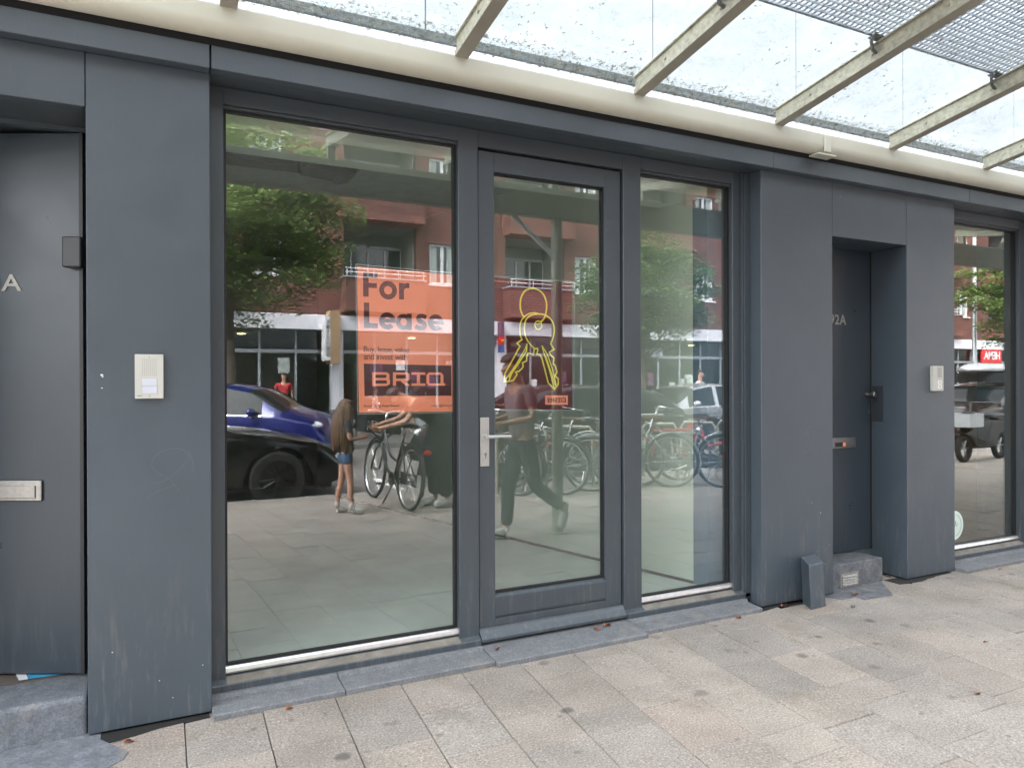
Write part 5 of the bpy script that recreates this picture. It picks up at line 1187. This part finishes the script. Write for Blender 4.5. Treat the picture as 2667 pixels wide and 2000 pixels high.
def person(lab, J, h, mats, loc, rz, name='person', hairlong=0, child=False, bag=None, skirt=False, short=False, grp=None, face=None):
    """J: joints in metres (facing +x): pelvis, chest, neck, head, and per side s in (l,r): sh, el, wr, hip, kn, an, toe"""
    t = thing(name, lab, 'person', loc, rz, grp); k = h/1.75; V = {}; E = []
    P_ = {a: Vector(b) for a, b in J.items()}
    def put(n, r, r2=None): V[n] = (*P_[n], r*k, (r2 or r)*k)
    put('pelvis', .115, .10); mid = (P_['pelvis']+P_['chest'])/2; P_['waist'] = mid; put('waist', .10, .085); put('chest', .125, .10)
    put('neck', .058); hd = P_['head']; ndir = (hd-P_['neck']).normalized()
    P_['h1'] = hd-ndir*.055*k; P_['h2'] = hd+ndir*.06*k
    V['h1'] = (*P_['h1'], .064*k, .07*k); V['head'] = (*hd, .078*k, .088*k); V['h2'] = (*P_['h2'], .066*k, .074*k)
    E += [('pelvis', 'waist'), ('waist', 'chest'), ('chest', 'neck'), ('neck', 'h1'), ('h1', 'head'), ('head', 'h2')]
    fc = Vector(face or (1, 0, 0)).normalized()
    for s_ in 'lr':
        for a, r in (('sh', .05), ('el', .036), ('wr', .025), ('hip', .085), ('kn', .052), ('an', .034), ('toe', .03)): put(a+s_, r)
        c1 = (P_['kn'+s_]*.62+P_['an'+s_]*.38); V['calf'+s_] = (*(c1+Vector((-.012*k, 0, 0))), .052*k)
        E += [('chest', 'sh'+s_), ('sh'+s_, 'el'+s_), ('el'+s_, 'wr'+s_), ('pelvis', 'hip'+s_), ('hip'+s_, 'kn'+s_), ('kn'+s_, 'calf'+s_), ('calf'+s_, 'an'+s_), ('an'+s_, 'toe'+s_)]
        dd_ = P_['wr'+s_]-P_['el'+s_]; add_hand(V, E, 'wr'+s_, 'h'+s_, dd_, (0.3, 1 if s_ == 'r' else -1, .2), k)
    skin('body', V, E, 'skin', t)
    up_ = ndir; sd_ = up_.cross(fc).normalized(); fc = sd_.cross(up_)
    fz = MB(); fz.sphere(tuple(hd+fc*.088*k-up_*.018*k), .017*k, 8, 6, (1.0, .8, 1.4)); 
    for q in (1, -1): fz.sphere(tuple(hd+sd_*q*.078*k-up_*.01*k), .024*k, 8, 6, (.8, .4, 1.2))
    fz.build('nose_and_ears', 'skin', t, smooth=True)
    for q in (1, -1): MB().sphere(tuple(hd+fc*.076*k+sd_*q*.032*k+up_*.008*k), .012*k, 8, 6).build('eye', 'black', t, smooth=True)
    MB().sphere(tuple(hd+fc*.079*k-up_*.05*k), .018*k, 8, 6, (.4, 1.1, .35)).build('mouth', 'pinkcloth', t, smooth=True)
    # hair
    hm = MB(); c = hd+up_*.028*k-fc*.016*k; n1, n2 = 20, 12; vs = []; fs = []
    for i in range(n2+1):
        th = math.pi*.62*i/n2
        for j in range(n1):
            ph = 2*math.pi*j/n1; d = up_*math.cos(th)+(fc*math.cos(ph)+sd_*math.sin(ph))*math.sin(th)
            front = max(0, math.cos(ph)); r_ = .097*k*(1+.03*math.sin(ph*9+i))
            if front > .3 and th > 1.15: r_ = .06*k
            if front > .2 and th > .95: d = (up_*math.cos(.95)+(fc*math.cos(ph)+sd_*math.sin(ph))*math.sin(.95))
            vs.append(tuple(c+Vector(d)*r_*(1.0 if abs(math.sin(ph)) < .7 else .93)))
    for i in range(n2):
        for j in range(n1): fs.append((i*n1+j, i*n1+(j+1) % n1, (i+1)*n1+(j+1) % n1, (i+1)*n1+j))
    hm.add(vs, fs)
    if hairlong:
        rn = random.Random(4)
        for q in range(70):
            a = R(rn.uniform(75, 285)); st_ = c+(fc*math.cos(a)+sd_*math.sin(a))*.085*k+up_*rn.uniform(-.01, .04)*k
            e_ = st_+Vector((0, 0, -hairlong*rn.uniform(.85, 1.05)))+(fc*math.cos(a)+sd_*math.sin(a))*.06*k-fc*.03
            mid_ = (st_+e_)/2+(fc*math.cos(a)+sd_*math.sin(a))*.07*k
            hm.tube(smooth_path([st_, mid_, e_], 4), [.02*k]*8+[.006*k], 5)
    hm.build('hair', mats['hair'], t, smooth=True)
    # shirt
    V2 = {}; E2 = []
    hem = P_['pelvis']*1.14-P_['chest']*.14
    V2['c'] = (*P_['chest'], .145*k, .118*k); V2['w'] = (*P_['waist'], .135*k, .12*k); V2['v'] = (*(P_['waist']*.4+P_['pelvis']*.6), .142*k, .128*k); V2['p'] = (*hem, .158*k, .14*k); V2['n'] = (*(P_['chest']*.3+P_['neck']*.7), .072*k)
    E2 += [('c', 'w'), ('w', 'v'), ('v', 'p'), ('c', 'n')]
    for s_ in 'lr':
        e_ = P_['sh'+s_]*.30+P_['el'+s_]*.70; V2['s'+s_] = (*P_['sh'+s_], .064*k); V2['e'+s_] = (*e_, .056*k); E2 += [('c', 's'+s_), ('s'+s_, 'e'+s_)]
    skin('shirt', V2, E2, mats['top'], t)
    V3 = {}; E3 = []
    V3['p'] = (*P_['pelvis'], .118*k, .105*k)
    for s_ in 'lr':
        V3['h'+s_] = (*(P_['hip'+s_]*.93+P_['kn'+s_]*.07), .095*k)
        if short: q = P_['hip'+s_]*.52+P_['kn'+s_]*.48; V3['k'+s_] = (*q, .085*k); E3 += [('p', 'h'+s_), ('h'+s_, 'k'+s_)]
        else:
            V3['k'+s_] = (*P_['kn'+s_], .072*k); V3['a'+s_] = (*(P_['an'+s_]+(P_['kn'+s_]-P_['an'+s_])*.06), .058*k if mats.get('wide') is None else .10*k); E3 += [('p', 'h'+s_), ('h'+s_, 'k'+s_), ('k'+s_, 'a'+s_)]
    skin('shorts' if short else 'trousers', V3, E3, mats['bottom'], t)
    if skirt:
        s = MB(); n_ = 24; vs = []; lv = [(P_['waist'], .13), (P_['pelvis'], .17), (P_['pelvis']*.5+(P_['knl']+P_['knr'])*.25, .21), ((P_['knl']+P_['knr'])/2+Vector((0, 0, -.12)), .25)]
        for p, r_ in lv: vs += [(p.x+r_*k*math.cos(2*math.pi*j/n_)*(1+.05*math.sin(j*3)), p.y+r_*k*math.sin(2*math.pi*j/n_)*(1+.05*math.sin(j*3)), p.z) for j in range(n_)]
        s.add(vs, [(i*n_+j, i*n_+(j+1) % n_, (i+1)*n_+(j+1) % n_, (i+1)*n_+j) for i in range(len(lv)-1) for j in range(n_)]); s.build('dress', mats['top'], t, smooth=True)
    for s_ in 'lr':
        a = P_['an'+s_]; to = P_['toe'+s_]; d = (to-a); dz = Vector((d.x, d.y, d.z)).normalized(); V4 = {}
        heel = a-dz*.035*k+Vector((0, 0, -.025*k)); V4['h'] = (*heel, .045*k, .05*k); V4['m'] = (*((a+to)/2+Vector((0, 0, -.012*k))), .046*k, .05*k); V4['t'] = (*(to+dz*.02*k), .034*k, .045*k); V4['q'] = (*(a+Vector((0, 0, .012*k))), .047*k)
        skin('shoe', V4, [('h', 'm'), ('m', 't'), ('h', 'q')], mats['shoe'], t)
        if mats.get('sock'): skin('sock', {'a': (*a, .041*k), 'b': (*(a+(P_['kn'+s_]-a)*.28), .046*k)}, [('a', 'b')], mats['sock'], t)
    return t
def stand(k, arm=((.02, -.02), (.05, -.02)), sway=0):
    J = {'pelvis': (0, 0, .95), 'chest': (.0, 0, 1.28), 'neck': (-.01, 0, 1.47), 'head': (.02, 0, 1.62)}
    for s_, q in (('l', 1), ('r', -1)):
        J['sh'+s_] = (0, q*.19, 1.40); J['el'+s_] = (-.03, q*.25, 1.12); J['wr'+s_] = (.06, q*.24, .88)
        J['hip'+s_] = (0, q*.085, .90); J['kn'+s_] = (.02, q*.095, .50); J['an'+s_] = (-.02, q*.10, .085); J['toe'+s_] = (.13, q*.12, .04)
    return {a: tuple(c*k for c in b) for a, b in J.items()}
# girl, seen from behind her long hair, hands held together in front
k = 1.24/1.75; J = stand(k)
for s_, q in (('l', 1), ('r', -1)): J['el'+s_] = (.03*k, q*.25*k, 1.14*k); J['wr'+s_] = (.24*k, q*.10*k, 1.16*k); J['kn'+s_] = ((.01+q*.05)*k, q*.10*k, .50*k); J['an'+s_] = ((-.02+q*.10)*k, q*.1*k, .085*k); J['toe'+s_] = ((.13+q*.10)*k, q*.12*k, .04*k)
person('girl with waist-long brown hair in denim shorts beside the black car', J, 1.24, dict(hair='hairbrown', top='floral', bottom='denim', shoe='shoe', sock='whitecloth'), (1.93, -.82, 0), R(4), hairlong=.52, short=True)
# man walking to the left past the door, head bent over a phone
k = 1.70/1.75
J = {'pelvis': (0, 0, .95), 'chest': (.03, 0, 1.27), 'neck': (.05, 0, 1.46), 'head': (.12, 0, 1.585), 'shl': (.03, .19, 1.40), 'shr': (.03, -.19, 1.40), 'ell': (.01, .22, 1.13), 'elr': (.0, -.23, 1.13), 'wrl': (.24, .08, 1.10), 'wrr': (.24, -.12, 1.08),
     'hipl': (0, .085, .90), 'hipr': (0, -.085, .90), 'knl': (.10, .09, .50), 'knr': (-.08, -.09, .50), 'anl': (.12, .09, .085), 'anr': (-.40, -.09, .26), 'toel': (.27, .10, .04), 'toer': (-.36, -.10, .10)}
J = {a: tuple(c*k for c in b) for a, b in J.items()}
person('man in a polo shirt and dark trousers walking past the door, head bowed', J, 1.70, dict(hair='hairdark', top='mauve', bottom='navy', shoe='shoe'), (3.03, 1.20, 0), R(180), face=(1, 0, -.5))
ph = MB().box(2.70, 2.78, 1.14, 1.26, 1.115, 1.127).build('phone', 'black', None, bevel=.004); tag(ph, 'dark phone in the walking man\'s hands', 'phone')
# woman bending over the bicycle
J = {'pelvis': (-.12, 0, .93), 'chest': (.14, 0, 1.13), 'neck': (.29, 0, 1.22), 'head': (.42, 0, 1.25), 'shl': (.18, .19, 1.19), 'shr': (.18, -.19, 1.19), 'ell': (.36, .22, 1.0), 'elr': (.34, -.22, .98), 'wrl': (.58, .16, .94), 'wrr': (.56, -.14, .92),
     'hipl': (-.12, .085, .89), 'hipr': (-.12, -.085, .89), 'knl': (-.02, .1, .49), 'knr': (-.08, -.1, .49), 'anl': (-.04, .1, .085), 'anr': (-.14, -.1, .085), 'toel': (.10, .12, .04), 'toer': (.0, -.12, .04)}
person('woman in a long black dress bending over the bicycle with the basket', J, 1.68, dict(hair='hairdark', top='blackcloth', bottom='blackcloth', shoe='shoe', wide=1), (2.93, -.80, 0), R(192), skirt=True, face=(1, 0, -.7))
def simple(lab, h, loc, rz, top, bottom, hair='hairdark', shoe='shoe', short=False):
    return person(lab, stand(h/1.75), h, dict(hair=hair, top=top, bottom=bottom, shoe=shoe), loc, rz, short=short)
simple('person in a red T-shirt standing in the shop doorway across the road', 1.75, (3.75, BY+.25, 0), R(90), 'redcloth', 'blackcloth')
simple('child in a white top walking on the far pavement', 1.3, (5.9, -13.4, 0), R(20), 'whitecloth', 'khaki', 'hairbrown')
simple('small child in pink on the far pavement', 1.05, (6.9, -13.0, 0), R(80), 'pinkcloth', 'pinkcloth', 'hairbrown', short=True)
simple('man in a light shirt standing behind the silver car', 1.75, (13.4, -8.3, 0), R(60), 'whitecloth', 'navy')
